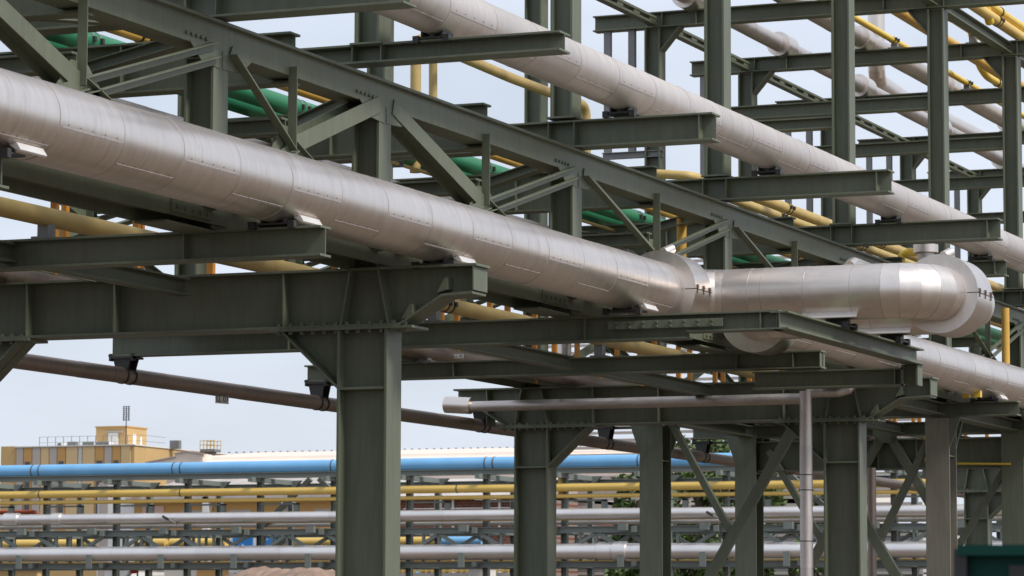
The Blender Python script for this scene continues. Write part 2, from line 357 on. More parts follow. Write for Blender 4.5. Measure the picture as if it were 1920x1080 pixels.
# lower columns of the braced bays (flange towards the camera)
for y, zt in ((p5, 4.66), (p6, 4.72)):
    for X, out in ((XA, -1), (XB, 1)):
        c = column(X, y, 0, zt, .36, .40, True, M['steel2'] if (y == p5 and X == XB) else None)
        k = MB(); xf = X+out*.18
        k.prism([(xf, y-.19, zt), (xf+out*.16, y-.19, zt), (xf+out*.12, y-.19, zt-.12), (xf, y-.19, zt-.45)], (0, .03, 0)); part('haunch', k, parent=c)
        k = MB(); k.prism([(X-.008, y+.2, zt), (X-.008, y+.75, zt), (X-.008, y+.2, zt-.6)], (.016, 0, 0))
        k.prism([(X-.13, y+.2, zt-.6), (X-.13, y+.75, zt), (X-.13, y+.75, zt-.03), (X-.13, y+.2, zt-.64)], (.26, 0, 0)); part('haunch', k, parent=c)
        k = MB(); k.box((X-.165, y-.175, 4.1), (X+.165, y+.175, 4.12)); part('stiffener', k, parent=c)
        b = MB(); b.box((X-.3, y-.3, 0), (X+.3, y+.3, .04)); part('base_plate', b, parent=c)
for y, z0, z1 in ((p6, 4.13, 4.62),):
    tbeam(y, XA+.18, XB-.18, z0, z1, .25, (-15.6, -15.03, -14.4), name='girder')
girder(p9); portal_column(XB, p9, -1); portal_column(XA, p9, 1)
def brace(y, P, Q, w_=.15):
    A_, B_ = PY(*P, y-.12), PY(*Q, y-.12); d = MB(); d.bar(A_, B_, [(-w_/2, 0), (w_/2, 0), (w_/2, .10), (w_/2-.012, .10), (w_/2-.012, .012), (-w_/2+.012, .012), (-w_/2+.012, .10), (-w_/2, .10)], up=(0, 1, 0)); part('brace', d)
for y, ap in ((p5, (1506, 765)), (p6, (1665, 800))):
    apx = PY(*ap, y).x; 
    for s in (-1, 1):
        base = V((apx+s*2.26, y-.14, 1.0)); top = V((apx+s*.08, y-.14, 4.64))
        d = MB(); w_ = .15; d.bar(top, base, [(-w_/2, 0), (w_/2, 0), (w_/2, .10), (w_/2-.012, .10), (w_/2-.012, .012), (-w_/2+.012, .012), (-w_/2+.012, .10), (-w_/2, .10)], up=(0, 1, 0)); part('brace', d)
    g_ = MB(); g_.prism([(apx-.2, y-.165, 4.87), (apx+.2, y-.165, 4.87), (apx+.21, y-.165, 4.68), (apx+.1, y-.165, 4.56), (apx-.1, y-.165, 4.56), (apx-.21, y-.165, 4.68)], (0, .018, 0)); part('gusset_plate', g_)
    for bx_, bz_ in ((-.13, 4.66), (-.09, 4.62), (.13, 4.66), (.09, 4.62)):
        k = MB(); k.tube([(apx+bx_, y-.19, bz_), (apx+bx_, y-.164, bz_)], .018, 8); part('bolt', k)
for y, P, Q in ((p5, (1258, 795), (1375, 1010)), (p5, (1752, 800), (1650, 1008)), (p6, (1440, 845), (1541, 1015)), (p6, (1898, 855), (1795, 1025))): brace(y, P, Q, .10)

# stubs for the brown pipe and small plates seen below the girders
for y in (p2, p3, p5, p6):
    s = MB(); s.box((-18.22, y-.008, 4.60), (-17.55, y+.008, 4.64)); part('stub_plate', s)
# dark bracket beam under the upper pipe at the fifth frame is in the cantilever list

# ------------------------------------------------------------------ big silver pipe with its expansion loop
XM, ZM, RM = -12.116, 5.228, .296
main = thing('insulated_pipe', 'thickest silver clad pipe, with an expansion loop bulging out towards the viewer at right', 'pipe', (XM, 34, 4.9))
Y1, Y2, X3 = 34.07, 36.15, -9.42; RB = .46
def arc(c, a0, a1, r, n): return [V((c[0]+r*math.cos(a0+(a1-a0)*k/n), c[1]+r*math.sin(a0+(a1-a0)*k/n), ZM)) for k in range(n+1)]
path = [V((XM, y, ZM)) for y in [17.3+.92*k for k in range(17)]]
path += [V((XM, 33.0, ZM))]
e1 = arc((XM+RB, Y1-RB), math.pi, math.pi/2, RB, 5)
path += e1
path += [V((x, Y1, ZM)) for x in (-11.35, -11.2, -10.72, -10.2)]
e2 = arc((X3-RB, Y1+0+RB), -math.pi/2, 0, RB, 5)
path += e2
e3 = arc((X3-RB, Y2-RB), 0, math.pi/2, RB, 5)
path += e3
path += [V((-10.6, Y2, ZM)), V((-11.3, Y2, ZM))]
e4 = arc((XM+RB, Y2+RB), -math.pi/2, -math.pi, RB, 5)
path += e4
yy = Y2+RB+.35
while yy < 75: path.append(V((XM, yy, ZM))); yy += .92
shell = MB()
nL = 18
shell.tube(path, RM, 56, step=.006)
build('cladding', shell, M['clad'], main, smooth=True)
def bands(pts_dirs, R, parent, m, wd=.018, th=.004, name='band'):
    first = None
    for p, d in pts_dirs:
        mb = MB(); mb.ring(p, d, R, wd, th, 56); build(name, mb, m, parent, smooth=True)
bd = []
for i in range(1, len(path)-1):
    d = ((path[i+1]-path[i]).normalized()+(path[i]-path[i-1]).normalized())
    if path[i].y < 66: bd.append((path[i], d))
bands(bd[:70], RM*1.004, main, M['clad2'] if False else M['clad2'], .009, .0016)
def drum(c, R, ln, parent):
    mb = MB(); c = V(c); n = 56
    mb.tube([c, c+V((0, ln, 0))], R, n)
    o = build('flange_box', mb, M['cladT'], parent, smooth=True)
    s = MB(); s.box((c.x+R*.72, c.y-.006, c.z-.004), (c.x+R, c.y+.001, c.z+.004)); s.box((c.x+R-.004, c.y, c.z-.004), (c.x+R+.006, c.y+ln, c.z+.004))
    build('seam', s, M['dark'], o)
    for k in (.12, .5, .88):
        b = MB(); b.box((c.x+R-.01, c.y+ln*k-.014, c.z-.005), (c.x+R+.012, c.y+ln*k+.014, c.z+.05)); b.box((c.x+R-.01, c.y+ln*k-.005, c.z-.045), (c.x+R+.008, c.y+ln*k+.005, c.z+.01)); b.box((c.x+R-.01, c.y+ln*k-.02, c.z+.02), (c.x+R+.016, c.y+ln*k+.02, c.z+.028)); build('clasp', b, M['claspm'], o)
    t = MB(); q = c+V((R*.05, .12, R*.97)); t.tube([q, q+V((.05, .12, .05))], .055, 20); build('vent_cap', t, M['clad'], o, smooth=True)
drum((XM, 33.1, ZM), .425, .52, main)
drum((X3, Y1+RB+.02, ZM), .43, .62, main)
drum((XM, 36.35, ZM), .425, .5, main)
def lap(parent, Xc, Zc, R, y0, y1, a, m=None, screws=5):
    mb = MB(); n = V((math.cos(a), 0, math.sin(a))); t_ = V((-math.sin(a), 0, math.cos(a))); c = V((Xc, 0, Zc))+n*R
    p = c+V((0, y0, 0)); q = c+V((0, y1, 0))
    mb.prism([p-t_*.008-n*.003, p+t_*.008-n*.003, p+t_*.006+n*.0035, p-t_*.008+n*.0055], q-p)
    nf = len(mb.f)
    for k in range(screws):
        u_ = p+(q-p)*((k+.5)/screws)+t_*.02+n*.001; mb.tube([u_, u_+n*.004], .005, 6)
    o = build('lap_seam', mb, m or M['clad2'], parent); o.data.materials.append(M['claspm'])
    for i_ in range(nf, len(o.data.polygons)): o.data.polygons[i_].material_index = 1
    return o
def hit_angle(px, Xc, Zc, R):                 # angle on a Y-running pipe where a photo ray meets it
    d = ray(*px); a = d.x*d.x+d.z*d.z; ox, oz = O.x-Xc, O.z-Zc; b = 2*(ox*d.x+oz*d.z); c = ox*ox+oz*oz-R*R
    t_ = (-b-math.sqrt(max(b*b-4*a*c, 0)))/(2*a); p = O+d*t_; return math.atan2(p.z-Zc, p.x-Xc), p.y
aU = hit_angle((295, 285), XM, ZM, RM)[0]; aL = hit_angle((170, 295), XM, ZM, RM)[0]
ys = [p.y for p in path if abs(p.x-XM) < .01]
for i in range(len(ys)-1):
    if ys[i+1]-ys[i] > .5 and ys[i] < 62 and not 32.5 < ys[i] < 36.6: lap(main, XM, ZM, RM, ys[i]+.03, ys[i+1]-.02, aU if i % 2 else aL)
# shoes, sliding plates and little rain hoods on the main pipe
def shoe(parent, Xc, zb, y, w_=.30, h=.07, ztop=None, m=None):
    mb = MB(); mb.box((Xc-w_/2, y-.14, zb), (Xc+w_/2, y+.14, zb+.016)); mb.box((Xc-.02, y-.13, zb+.016), (Xc+.02, y+.13, zb+h+.06))
    for s in (-1, 1):
        mb.box((Xc+s*.10-.01, y-.12, zb+.016), (Xc+s*.10+.01, y+.12, zb+h+.04))
        mb.box((Xc+s*w_/2-.03, y-.15, zb-.035), (Xc+s*w_/2+.03, y-.10, zb+.03))
    return build('shoe', mb, m or M['dark'], parent)
for y in (p_1, p0, p1, p2, p3+.0, p4, p5, p6):
    if y == p3: continue
    shoe(main, XM, 4.905, y, .36)
    h = MB(); n = 7
    pr = [(XM+.14, ZM-RM*.86), (XM+.20, ZM-RM*.80), (XM+.235, ZM-RM*.98), (XM+.225, ZM-RM*1.02)]
    h.prism([(a, y-.02, z) for a, z in pr], (0, .36, 0)); build('rain_hood', h, M['hood'], main)
for x, y in ((-10.41, Y1), (-10.41, Y2)):
    s = MB(); s.box((x-.16, y-.16, 4.852), (x+.16, y+.16, 4.87)); s.box((x-.13, y-.03, 4.87), (x+.13, y+.03, 4.97)); s.box((x+.1, y-.2, 4.83), (x+.16, y-.12, 4.90)); s.box((x+.1, y+.12, 4.83), (x+.16, y+.2, 4.90)); build('shoe', s, M['dark'], main)
    h = MB(); h.prism([(x-.34, y-RM*.62, ZM-RM*.72), (x-.34, y-RM*.86, ZM-RM*.97), (x-.34, y-RM*.84, ZM-RM*1.0), (x-.34, y-RM*.60, ZM-RM*.75)], (.62, 0, 0)); build('rain_hood', h, M['hood'], main)

# ------------------------------------------------------------------ upper silver pipe
XU, ZU, RU = -12.15, 7.272, .243
up = thing('insulated_pipe', 'silver clad pipe lying on the upper cantilever beams, above and behind the big looped pipe', 'pipe', (XU, 40, 7.0))
pu = [V((XU, 15.2+1.08*k, ZU)) for k in range(54)]
mb = MB(); mb.tube(pu, RU, 48, step=.006); build('cladding', mb, M['cladU'], up, smooth=True)
bands([(p, (0, 1, 0)) for p in pu[6:50]], RU*1.004, up, M['clad2'], .01, .002)
aU = hit_angle((1072, 116), XU, ZU, RU)[0]; aL = hit_angle((1113, 158), XU, ZU, RU)[0]
for i in range(8, 42): lap(up, XU, ZU, RU, pu[i].y+.03, pu[i+1].y-.02, aU if i % 2 else aL, M['clad2'])
for y in (p_1, p0, p1, p2, p3, p4, p5, p6): shoe(up, XU, 6.98 if y > p0 else 6.945, y, .3, .05)

# ------------------------------------------------------------------ other pipes on the rack
def ypipe(label, Xc, Zc, R, y0, y1, m, seg=1.2, name='pipe', n=28, step=.0, clampY=(), clamp_m=None, shoes=(), collars=()):
    t_ = thing(name, label, 'pipe', (Xc, (y0+y1)/2, Zc))
    k = max(1, int((y1-y0)/seg)); mb = MB(); mb.tube([(Xc, y0+(y1-y0)*i/k, Zc) for i in range(k+1)], R, n, step=step)
    build('barrel', mb, m, t_, smooth=True, merge=(step == 0))
    for y in clampY:
        for dy in (-.07, .07):
            c = MB(); c.ring((Xc, y+dy, Zc), (0, 1, 0), R, .03, .006, 24); build('clamp', c, clamp_m or M['dark'], t_, smooth=True)
            c = MB(); c.box((Xc+R*.75, y+dy-.02, Zc-.02), (Xc+R*.75+.05, y+dy+.02, Zc+.03)); build('clamp_bolt', c, M['dark'], t_)
    for y, z in shoes:
        s = MB(); s.box((Xc-.05, y-.06, z), (Xc+.05, y+.06, Zc-R*.8)); s.box((Xc-.1, y-.08, z), (Xc+.1, y+.08, z+.02)); build('shoe', s, M['galv'], t_)
    for y, ln, rr in collars:
        c = MB(); c.tube([(Xc, y, Zc), (Xc, y+ln, Zc)], rr, 32); build('collar', c, M['clad'], t_, smooth=True)
    return t_
gA = lpipe((480, 160), (480, 199), 6.825); gB = (gA[0]-.36, gA[1]-.01, gA[2])
gy = [FY[i]+(FY[i+1]-FY[i])*(.454 if i == 1 else .52) for i in range(7)]
ypipe('bright green pipe behind the truss, the nearer one of the green pair', gA[0], gA[1], gA[2], 10, 64, M['green'], 6, clampY=[y+.35 for y in gy], clamp_m=M['galv'])
ypipe('dark green pipe half hidden behind the brighter green pipe', gB[0], gB[1], gB[2], 10, 64, M['green'], 6)
yo = lpipe((562, 158.5), (562, 180), 6.86)
ypipe('orange-yellow pipe beside the green pair behind the truss', yo[0], yo[1], yo[2], 10, 64, M['yellow'], 6, clampY=[y+.3 for y in gy])
ypipe('thin pale yellow pipe under the green pair', gA[0]-.15, gA[1]-gA[2]-.10, .02, 30, 62, M['yellow_old'], 8)
gp_ = lpipe((430, 246), (430, 284), None, -14.9); ypipe('grey clad pipe just showing above the big silver pipe behind the truss posts', gp_[0], gp_[1], gp_[2], 10, 46, M['clad2'], 1.2, step=.02)
yl = lpipe((100, 391), (100, 428), 5.0)
ypipe('stained mustard pipe on the lower deck beams under the big silver pipe', yl[0], yl[1], yl[2], 10, 70, M['yellow_old'], 4, clampY=(p2+.3, p3-.6), shoes=((p0, 4.89), (p2, 4.87), (p3, 4.86), (p5, 4.89)))
ypipe('slim grey conduit running along under the bottom chord', -13.05, 4.945, .026, 10, 62, M['clad2'], 6, n=12)
ypipe('slim orange conduit running beside the grey one under the chord', -13.10, 4.985, .018, 10, 62, M['orange'], 6, n=12)
ypipe('dull brown pipe low on the deck behind the first tall column', -16.6, 4.99, .09, 10, 75, M['brown'], 3, shoes=((p3, 4.86),))
# brown pipe hung below the far ends of the deck beams
bp = thing('pipe', 'brown clad pipe hung under the left ends of the deck beams against the sky', 'pipe', (-18.05, 40, 4.39))
mb = MB(); k = 40; mb.tube([(-18.05, 14+1.9*i, 4.39) for i in range(k+1)], .088, 28, step=.02); build('cladding', mb, M['brown'], bp, smooth=True)
for y in (p2, p3, p4, p5, p6, p7):
    for dy in (-.09, .09):
        c = MB(); c.ring((-18.05, y+dy, 4.39), (0, 1, 0), .089, .035, .008, 24); build('clamp', c, M['dark'], bp, smooth=True)
    h = MB(); zt = 4.60 if y == p2 else (4.648 if y != p4 else 4.63)
    h.box((-18.18, y-.13, zt-.025), (-17.90, y+.13, zt-.002))
    for dy in (-.09, .09): h.prism([(-18.12, y+dy-.01, 4.44), (-17.98, y+dy-.01, 4.44), (-17.94, y+dy-.01, zt-.02), (-18.16, y+dy-.01, zt-.02)], (0, .02, 0))
    h.box((-18.07, y-.09, 4.46), (-18.03, y+.09, zt-.02)); h.box((-18.2, y-.12, zt-.05), (-18.17, y-.05, zt+.03)); h.box((-17.93, y-.12, zt-.05), (-17.90, y-.05, zt+.03)); build('pipe_hanger', h, M['dark'], bp)

# pipes of the upper storey
ZB = 10.975
def at(px, y): return PY(*px, y)
ypipe('grey clad pipe with stepped collars at the left of the upper storey', -16.62, 11.14, .125, 30, 95, M['clad2'], 1.5, step=.02, collars=((46.55, .5, .2), (51.15, .5, .2), (55.7, .5, .2), (60.8, .5, .2), (65.8, .5, .2)))
q = at((1750, 147), p7); t_ = ypipe('orange-yellow pipe with a red band on the upper storey', q.x, ZB+.16, .062, 30, 90, M['yellow'], 6, clampY=(p7,), shoes=((p7, ZB), (p6, ZB), (p8, ZB)))
rb = MB(); rb.ring((q.x, PX(1548, 55, q.x).y, ZB+.16), (0, 1, 0), .062, .10, .003, 24); build('band', rb, M['rust'], t_, smooth=True)
q = at((1618, 70), p6); ypipe('thick grey clad pipe in the middle of the upper storey', q.x, ZB+.19, .15, 30, 95, M['clad2'], 1.5, step=.02, collars=((51.2, .35, .19), (56.4, .5, .21), (61, .5, .21)))
q = at((1678, 80), p6); ypipe('bright yellow pipe clamped on short posts beside the thick grey upper pipe', q.x, ZB+.13, .052, 30, 90, M['yellow_bright'], 6, clampY=(p6-.1, p7), shoes=((p6, ZB), (p7, ZB)))
q = at((1768, 82), p6); ypipe('wide orange-yellow pipe on the upper storey left of the near right-hand column', q.x, ZB+.12, .09, 30, 70, M['yellow'], 6)
q = at((1824, 62), p6); ypipe('bright yellow pipe with twin clamps right of the near column in the upper storey', q.x, ZB+.20, .062, 30, 80, M['yellow_bright'], 6, clampY=(p6-1.4,), shoes=((p6, ZB),))
q = at((1852, 62), p6); ypipe('deep yellow pipe carried on a rusty stub at the right of the upper storey', q.x, ZB+.19, .062, 30, 80, M['yellow'], 6, shoes=((p6, ZB),))
q = at((1907, 80), p6); ypipe('pale yellow pipe outside the sloping strut at the top right', q.x, ZB+.11, .085, 30, 80, M['yellow_far'], 6, clampY=(p6-1.3,))
XD = q.x
def bent(label, pts, R, m, name='pipe', n=24, clamps=()):
    P = [V(p) for p in pts]; out = [P[0]]
    for i in range(1, len(P)-1):
        a_, b_, c_ = P[i-1], P[i], P[i+1]; d1 = (a_-b_).normalized(); d2 = (c_-b_).normalized(); r = min(R*3, (a_-b_).length*.45, (c_-b_).length*.45)
        s_, e_ = b_+d1*r, b_+d2*r
        for k in range(7):
            t_ = k/6; out.append(s_*(1-t_)**2+b_*2*t_*(1-t_)+e_*t_**2)
    out.append(P[-1]); th_ = thing(name, label, 'pipe', P[0]); mb = MB(); mb.tube(out, R, n); build('barrel', mb, m, th_, smooth=True, merge=True)
    for c_, d_ in clamps:
        k = MB(); k.ring(c_, d_, R, .05, .012, 24); build('clamp', k, M['dark'], th_, smooth=True)
    return th_
g_ = PX(1856, 42, XD)
bent('bright yellow gooseneck pipe rising from the pale pipe at the top right', [g_, g_+V((0, -.35, .27)), g_+V((0, .4, .27)), g_+V((0, 6, .27))], .07, M['yellow_bright'], clamps=((g_+V((0, .6, .27)), (0, 1, 0)),))
e_ = at((1850, 143), p7-.3)
bent('bright yellow pipe dropping and turning along the rack at right', [at((1818, 45), p7-1.6), at((1836, 122), p7-.9), e_, e_+V((0, 12, 0))], .068, M['yellow_bright'], clamps=((e_+V((0, .7, 0)), (0, 1, 0)),))
vb = at((1643, 30), 70); 
bent('pale grey riser pipe with a mitred elbow far back in the upper storey', [at((1643, -60), 70), at((1643, 150), 70), at((1700, 188), 76), at((1850, 262), 92)], .19, M['clad'])
# pale yellow group rising behind the upper silver pipe
q0 = at((865, 116), 36.5)
bent('rust-streaked yellow pipe descending to a riser behind the upper silver pipe', [PX(780, 62, -15.3)+V((0, 0, -1.6)), PX(780, 70, -15.3), PX(960, 147, -15.3), PX(1099, 199, -15.3), PX(1099, 199, -15.3)+V((0, 0, -1.2))], .062, M['yellow_old'])
bent('plain yellow riser pipe behind the first upper cantilever beam', [PX(812, 200, -15.6), PX(812, 110, -15.6), PX(812, 60, -15.6)], .05, M['yellow_old'])
g1 = lpipe((1470, 378), (1470, 400), None, -14.3); ypipe('stained yellow pipe just above the truss chord, left one of a clamped pair', g1[0], g1[1], g1[2], PX(1350, 345, g1[0]).y, 75, M['yellow_old'], 5, clampY=(PX(1475, 385, g1[0]).y, 49))
g2 = lpipe((1470, 400), (1470, 418), None, -14.0); ypipe('stained yellow pipe just above the truss chord, right one of a clamped pair', g2[0], g2[1], g2[2], PX(1345, 355, g2[0]).y, 75, M['yellow_old'], 5, clampY=(PX(1462, 405, g2[0]).y, 47))
bent('pale rusty yellow cross pipe turning along the rack behind the chord', [at((1230, 326), 40), at((1300, 330), 40), PX(1400, 378, -14.3)], .06, M['yellow_old'])
bent('bright yellow swan-neck vent beside the right silver loop', [at((1690, 500), 45), at((1690, 478), 45), at((1705, 472), 45), at((1740, 476), 46)], .055, M['yellow_bright'])
for i, (px, lab) in enumerate((((1278, 470), 'yellow riser pipe just behind the first silver flange box'), ((1885, 590), 'yellow riser pipe beside the right-hand column behind the silver loop'))):
    yq = 38 if i == 0 else 49; b_ = at(px, yq); bent(lab, [V((b_.x, b_.y, b_.z-.75)), V((b_.x, b_.y, b_.z)), V((b_.x, b_.y, b_.z+(.5 if i == 0 else .1)))], .06, M['yellow'])
for px, yq, lab in (((1583, 840), 49, 'short yellow post standing under the right silver flange box'),):
    pass
bx = thing('pipe_post', 'square yellow posts behind the right end of the silver loop', 'post', tuple(at((1820, 640), 46)))
for px in ((1811, 640), (1832, 640)):
    b_ = at(px, 46); k = MB(); k.box((b_.x-.05, b_.y-.05, 4.89), (b_.x+.05, b_.y+.05, 5.45)); build('post', k, M['yellow_bright'], bx)
bent('short grey stub pipe peeping over the cross run of the silver loop', [at((1592, 500), 38.5), at((1600, 492), 38.8), at((1650, 512), 41)], .07, M['clad'])
vc = thing('vent_hood', 'grey metal vent hood with flared skirt above the right silver flange box', 'vent', tuple(at((1736, 480), 44)))
b_ = at((1736, 474), 44); k = MB(); k.tube([b_, b_+V((0, 0, .11))], .17, 28); build('hood', k, M['clad'], vc, smooth=True); k = MB(); k.tube([b_-V((0, 0, .3)), b_], .11, 24); build('stem', k, M['clad2'], vc, smooth=True)
vp = at((1057, 120), 45); bent('pale grey clad riser pipe behind the second upper column', [V((vp.x, 45, 5.2)), V((vp.x, 45, 7.0)), V((vp.x, 45, 8.1))], .12, M['clad'])
# slender posts behind the upper pipe
# steam line in front of the second portal
st = thing('pipe', 'slim silver pipe run across the second portal with a boxed left end', 'pipe', (-15, 41.6, 4.6))
mb = MB(); ys = 41.65; mb.tube([(-18.0+.8*k, ys, 4.625) for k in range(6)]+[(-13.2, ys, 4.625)], .072, 28, step=.02); build('cladding', mb, M['clad2'], st, smooth=True)
bxm = MB(); bxm.tube([(-18.36, ys, 4.66), (-17.98, ys, 4.635)], .115, 20); build('end_box', bxm, M['clad'], st, smooth=True)
sv = thing('pipe', 'silver vertical drop pipe in front of the second portal column', 'pipe', (-13.16, 41.6, 0))
mb = MB(); mb.tube([(-13.16, 41.6, z) for z in (0, .8, 1.6, 2.4, 3.05, 3.45, 4.0, 4.72)], .083, 28, step=.03); build('cladding', mb, M['clad2'], sv, smooth=True)
mb = MB(); mb.tube([(-13.16, 41.66, 4.70), (-12.75, 41.7, 4.70), (-12.62, 41.74, 4.74), (-12.55, 41.8, 4.84)], .066, 24); build('elbow', mb, M['clad2'], sv, smooth=True)
for z in (3.42, 2.75, 3.62):
    k = MB(); k.ring((-13.16, 41.6, z), (0, 0, 1), .084, .012, .004, 28); build('band', k, M['dark'], sv, smooth=True)
q = at((1635, 1000), 50); sv2 = thing('pipe', 'dark brown vertical pipe behind the second portal column', 'pipe', (q.x, 50, 0))
mb = MB(); mb.tube([(q.x, 50, z) for z in (0, 1.2, 2.4, 3.3, 4.1)], .068, 24, step=.03); build('cladding', mb, M['brown'], sv2, smooth=True)
bent('thin bright yellow gas line along the dark girder at right', [at((1734, 820), 51.2), at((1736, 866), 51.2), at((1745, 869), 51.2), at((1895, 870), 51.2)], .018, M['yellow_bright'], n=10)

# orange guard posts along the lower deck
for row_, (X, m_) in enumerate(((-15.6, M['orange']), (-16.75, M['orange']))):
    r0 = thing('guard_rail', ('orange guard rail along the near side of the deck walkway' if row_ == 0 else 'orange guard rail along the far side of the deck walkway'), 'railing', (X, 40, 4.9), 'orange rails of the deck walkway')
    yv = 14.0+row_*.6
    while yv < 62:
        k = MB(); k.box((X-.03, yv-.03, 4.87), (X+.03, yv+.03, 5.85)); build('post', k, m_, r0); yv += 1.55
    k = MB(); k.box((X-.012, 13, 4.87), (X+.012, 63, 4.94)); build('toe_board', k, S, r0)

# signs
def text_mesh(body, size):
    cu = bpy.data.curves.new('t', 'FONT'); cu.body = body; cu.size = size; cu.extrude = .001; cu.align_x = 'CENTER'; cu.align_y = 'CENTER'
    ob = bpy.data.objects.new('t', cu); C.objects.link(ob); bpy.context.view_layer.update()
    me = bpy.data.meshes.new_from_object(ob); bpy.data.objects.remove(ob); return me
def sign(label, body, pos, w_, h_, rotz, tilt=0, plate='galv', ink='black'):
    t_ = thing('pipe_sign', label, 'sign', pos); t_.rotation_euler = (0, tilt, rotz)
    k = MB(); k.box((-w_/2, -.003, -h_/2), (w_/2, .003, h_/2)); o = build('plate', k, M[plate], None); o.parent = t_
    me = text_mesh(body, h_*.62); me.materials.append(M[ink]); o2 = bpy.data.objects.new('lettering', me); C.objects.link(o2); o2.parent = t_; o2.rotation_euler = (math.pi/2, 0, 0); o2.location = (0, -.006, 0)
    mxx = max(v.co.x for v in me.vertices)-min(v.co.x for v in me.vertices); o2.scale = (min(1.6, w_*.9/mxx),)*2+(1,)
q = at((746, 307), 33.0); sign('small plate reading LL 103 hung under the green pipes', 'LL 103', tuple(q), .13, .085, R_(10))
q = at((395, 745), 34.4); sign('small tilted plate reading LL 07 hung under the brown pipe', 'LL 07', (-18.03, q.y, 4.27), .24, .1, R_(78), 0, 'white')
q = at((967, 571), 36); sign('small pale plate reading LL 60 on the conduit under the chord', 'LL 60', (-13.0, PX(967, 571, -13.0).y, PX(967, 571, -13.0).z), .42, .075, R_(90), 0, 'galv')
q = at((860, 668), 37); sign('small pale plate reading LL 02 in the dark of the lower deck', 'LL 02', tuple(at((860, 668), 36.9)), .12, .05, R_(10), 0, 'white')

# ================================================================== background
YB = 125.0
def b(px, py, y=YB): return PY(px, py, y)
def zat(py, px=300, y=YB): return b(px, py, y).z
r2 = thing('pipe_rack', 'far low pipe rack of thin grey-green trestles crossing the background', 'pipe rack', (-30, YB, 0))
SF = M['steel_far']
xl, xr = b(88, 950).x, b(1677, 950).x; dxr = (xr-xl)/11; dep = 2.9
zb0, zb1 = zat(872.5), zat(890)
z_deck = zat(899); zch = zat(995); zchb = zat(1006); zlow = zat(1056)
for k in range(-1, 14):
    x = xl+dxr*k
    for dy in (0, dep):
        c = MB(); c.bar((x, YB+dy, 0), (x, YB+dy, z_deck), iprof(.24, .24, .02, .02, -.12), up=(1, 0, 0)); build('column', c, SF, r2)
        h = MB(); h.prism([(x-.5, YB+dy-.1, z_deck), (x+.5, YB+dy-.1, z_deck), (x+.12, YB+dy-.1, z_deck-.38), (x-.12, YB+dy-.1, z_deck-.38)], (0, .2, 0)) if dy else h.box((x-.6, YB-.15, z_deck-.02), (x+.2, YB+.15, z_deck+.16)); build('column_head', h, SF, r2)
    t_ = MB(); t_.box((x-.1, YB-1.0, z_deck-.2), (x+.1, YB+dep+.5, z_deck)); t_.box((x-.1, YB-1.3, zch-.25), (x+.1, YB+dep+.3, zch)); t_.box((x-.1, YB-1.3, zlow-.22), (x+.1, YB+dep+.3, zlow)); build('beam', t_, SF, r2)
    br = MB(); br.box((x-.62, YB-1.5, zat(1067)), (x-.36, YB-1.42, zat(1041))); build('bracket', br, SF, r2)
    s = MB(); s.box((x-.62, YB-1.45, zat(1003)), (x-.25, YB-1.2, zat(991))); build('bracket', s, SF, r2)
    for dy, off in ((-.9, 0), (dep+.1, .8)):
        xa, xm, xb_ = x+.1, x+dxr/2, x+dxr-.1
        for A_, B_ in (((xa, zlow+.2), (xm, zchb)), ((xm, zchb), (xb_, zlow+.2))) if k % 2 else (((xa, zchb), (xm, zlow+.2)), ((xm, zlow+.2), (xb_, zchb))):
            d = MB(); d.bar((A_[0], YB+dy, A_[1]), (B_[0], YB+dy, B_[1]), [(-.07, -.07), (.07, -.07), (.07, .07), (-.07, .07)], up=(0, 1, 0)); build('diagonal', d, SF, r2)
        for fx in (.5, .3) if dy < 0 else (.62, .8):
            d = MB(); d.box((x+dxr*fx-.05, YB+dy-.05, zlow), (x+dxr*fx+.05, YB+dy+.05, zch)); build('hanger', d, SF, r2)
    if k in (4, 10):
        for s_ in (-1, 1):
            d = MB(); d.bar((x+s_*.2-1.6, YB+1.4, z_deck), (x+s_*2.4-1.6, YB+1.4, zat(985)), [(-.1, -.1), (.1, -.1), (.1, .1), (-.1, .1)], up=(0, 1, 0)); build('brace', d, SF, r2)
    st_ = MB(); st_.box((x+.12, YB-.3, zat(949.5)), (x+1.9, YB-.1, zat(946.5))); st_.box((x+1.7, YB-.3, zat(962)), (x+1.9, YB-.1, zat(947))); build('bracket', st_, SF, r2)
for z0, z1, dy in ((zchb, zch, -.95), (zchb, zch, dep+.1), (z_deck-.02, z_deck+.2, -.55), (z_deck-.35, z_deck-.12, dep+.25), (zlow-.25, zlow-.02, -.9), (zlow-.25, zlow-.02, dep)):
    c = MB(); c.bar((xl-8, YB+dy, z0), (xr+12, YB+dy, z0), iprof(z1-z0, .2, .03, .03)); build('longitudinal_beam', c, SF, r2)
def bpipe(label, ytop, ybot, dy, m, seg=6, px=300, joints=(), step=.0, swell=()):
    y = YB+dy; za, zb_ = b(px, ytop, y).z, b(px, ybot, y).z; R = (za-zb_)/2; zc = (za+zb_)/2
    t_ = thing('pipe', label, 'pipe', (-30, y, zc)); n = max(1, int((xr+30-xl)/seg)); mb = MB(); mb.tube([(xl-12+(xr+30-xl)*i/n, y, zc) for i in range(n+1)], R, 28, step=step); build('barrel', mb, m, t_, smooth=True, merge=(step == 0))
    for jx in joints:
        for d_ in ((-.13, .13) if m is M['blue'] else (0,)):
            k = MB(); k.ring((b(jx, 900, y).x+d_*5*R, y, zc), (1, 0, 0), R, .05, .012, 28); build('joint_ring', k, M['galvd'], t_, smooth=True)
    for x0, x1, f in swell:
        k = MB(); k.tube([(b(x0, 960, y).x, y, zc), (b(x1, 960, y).x, y, zc)], R*f, 28); build('collar', k, M['grey_far'], t_, smooth=True)
    return t_
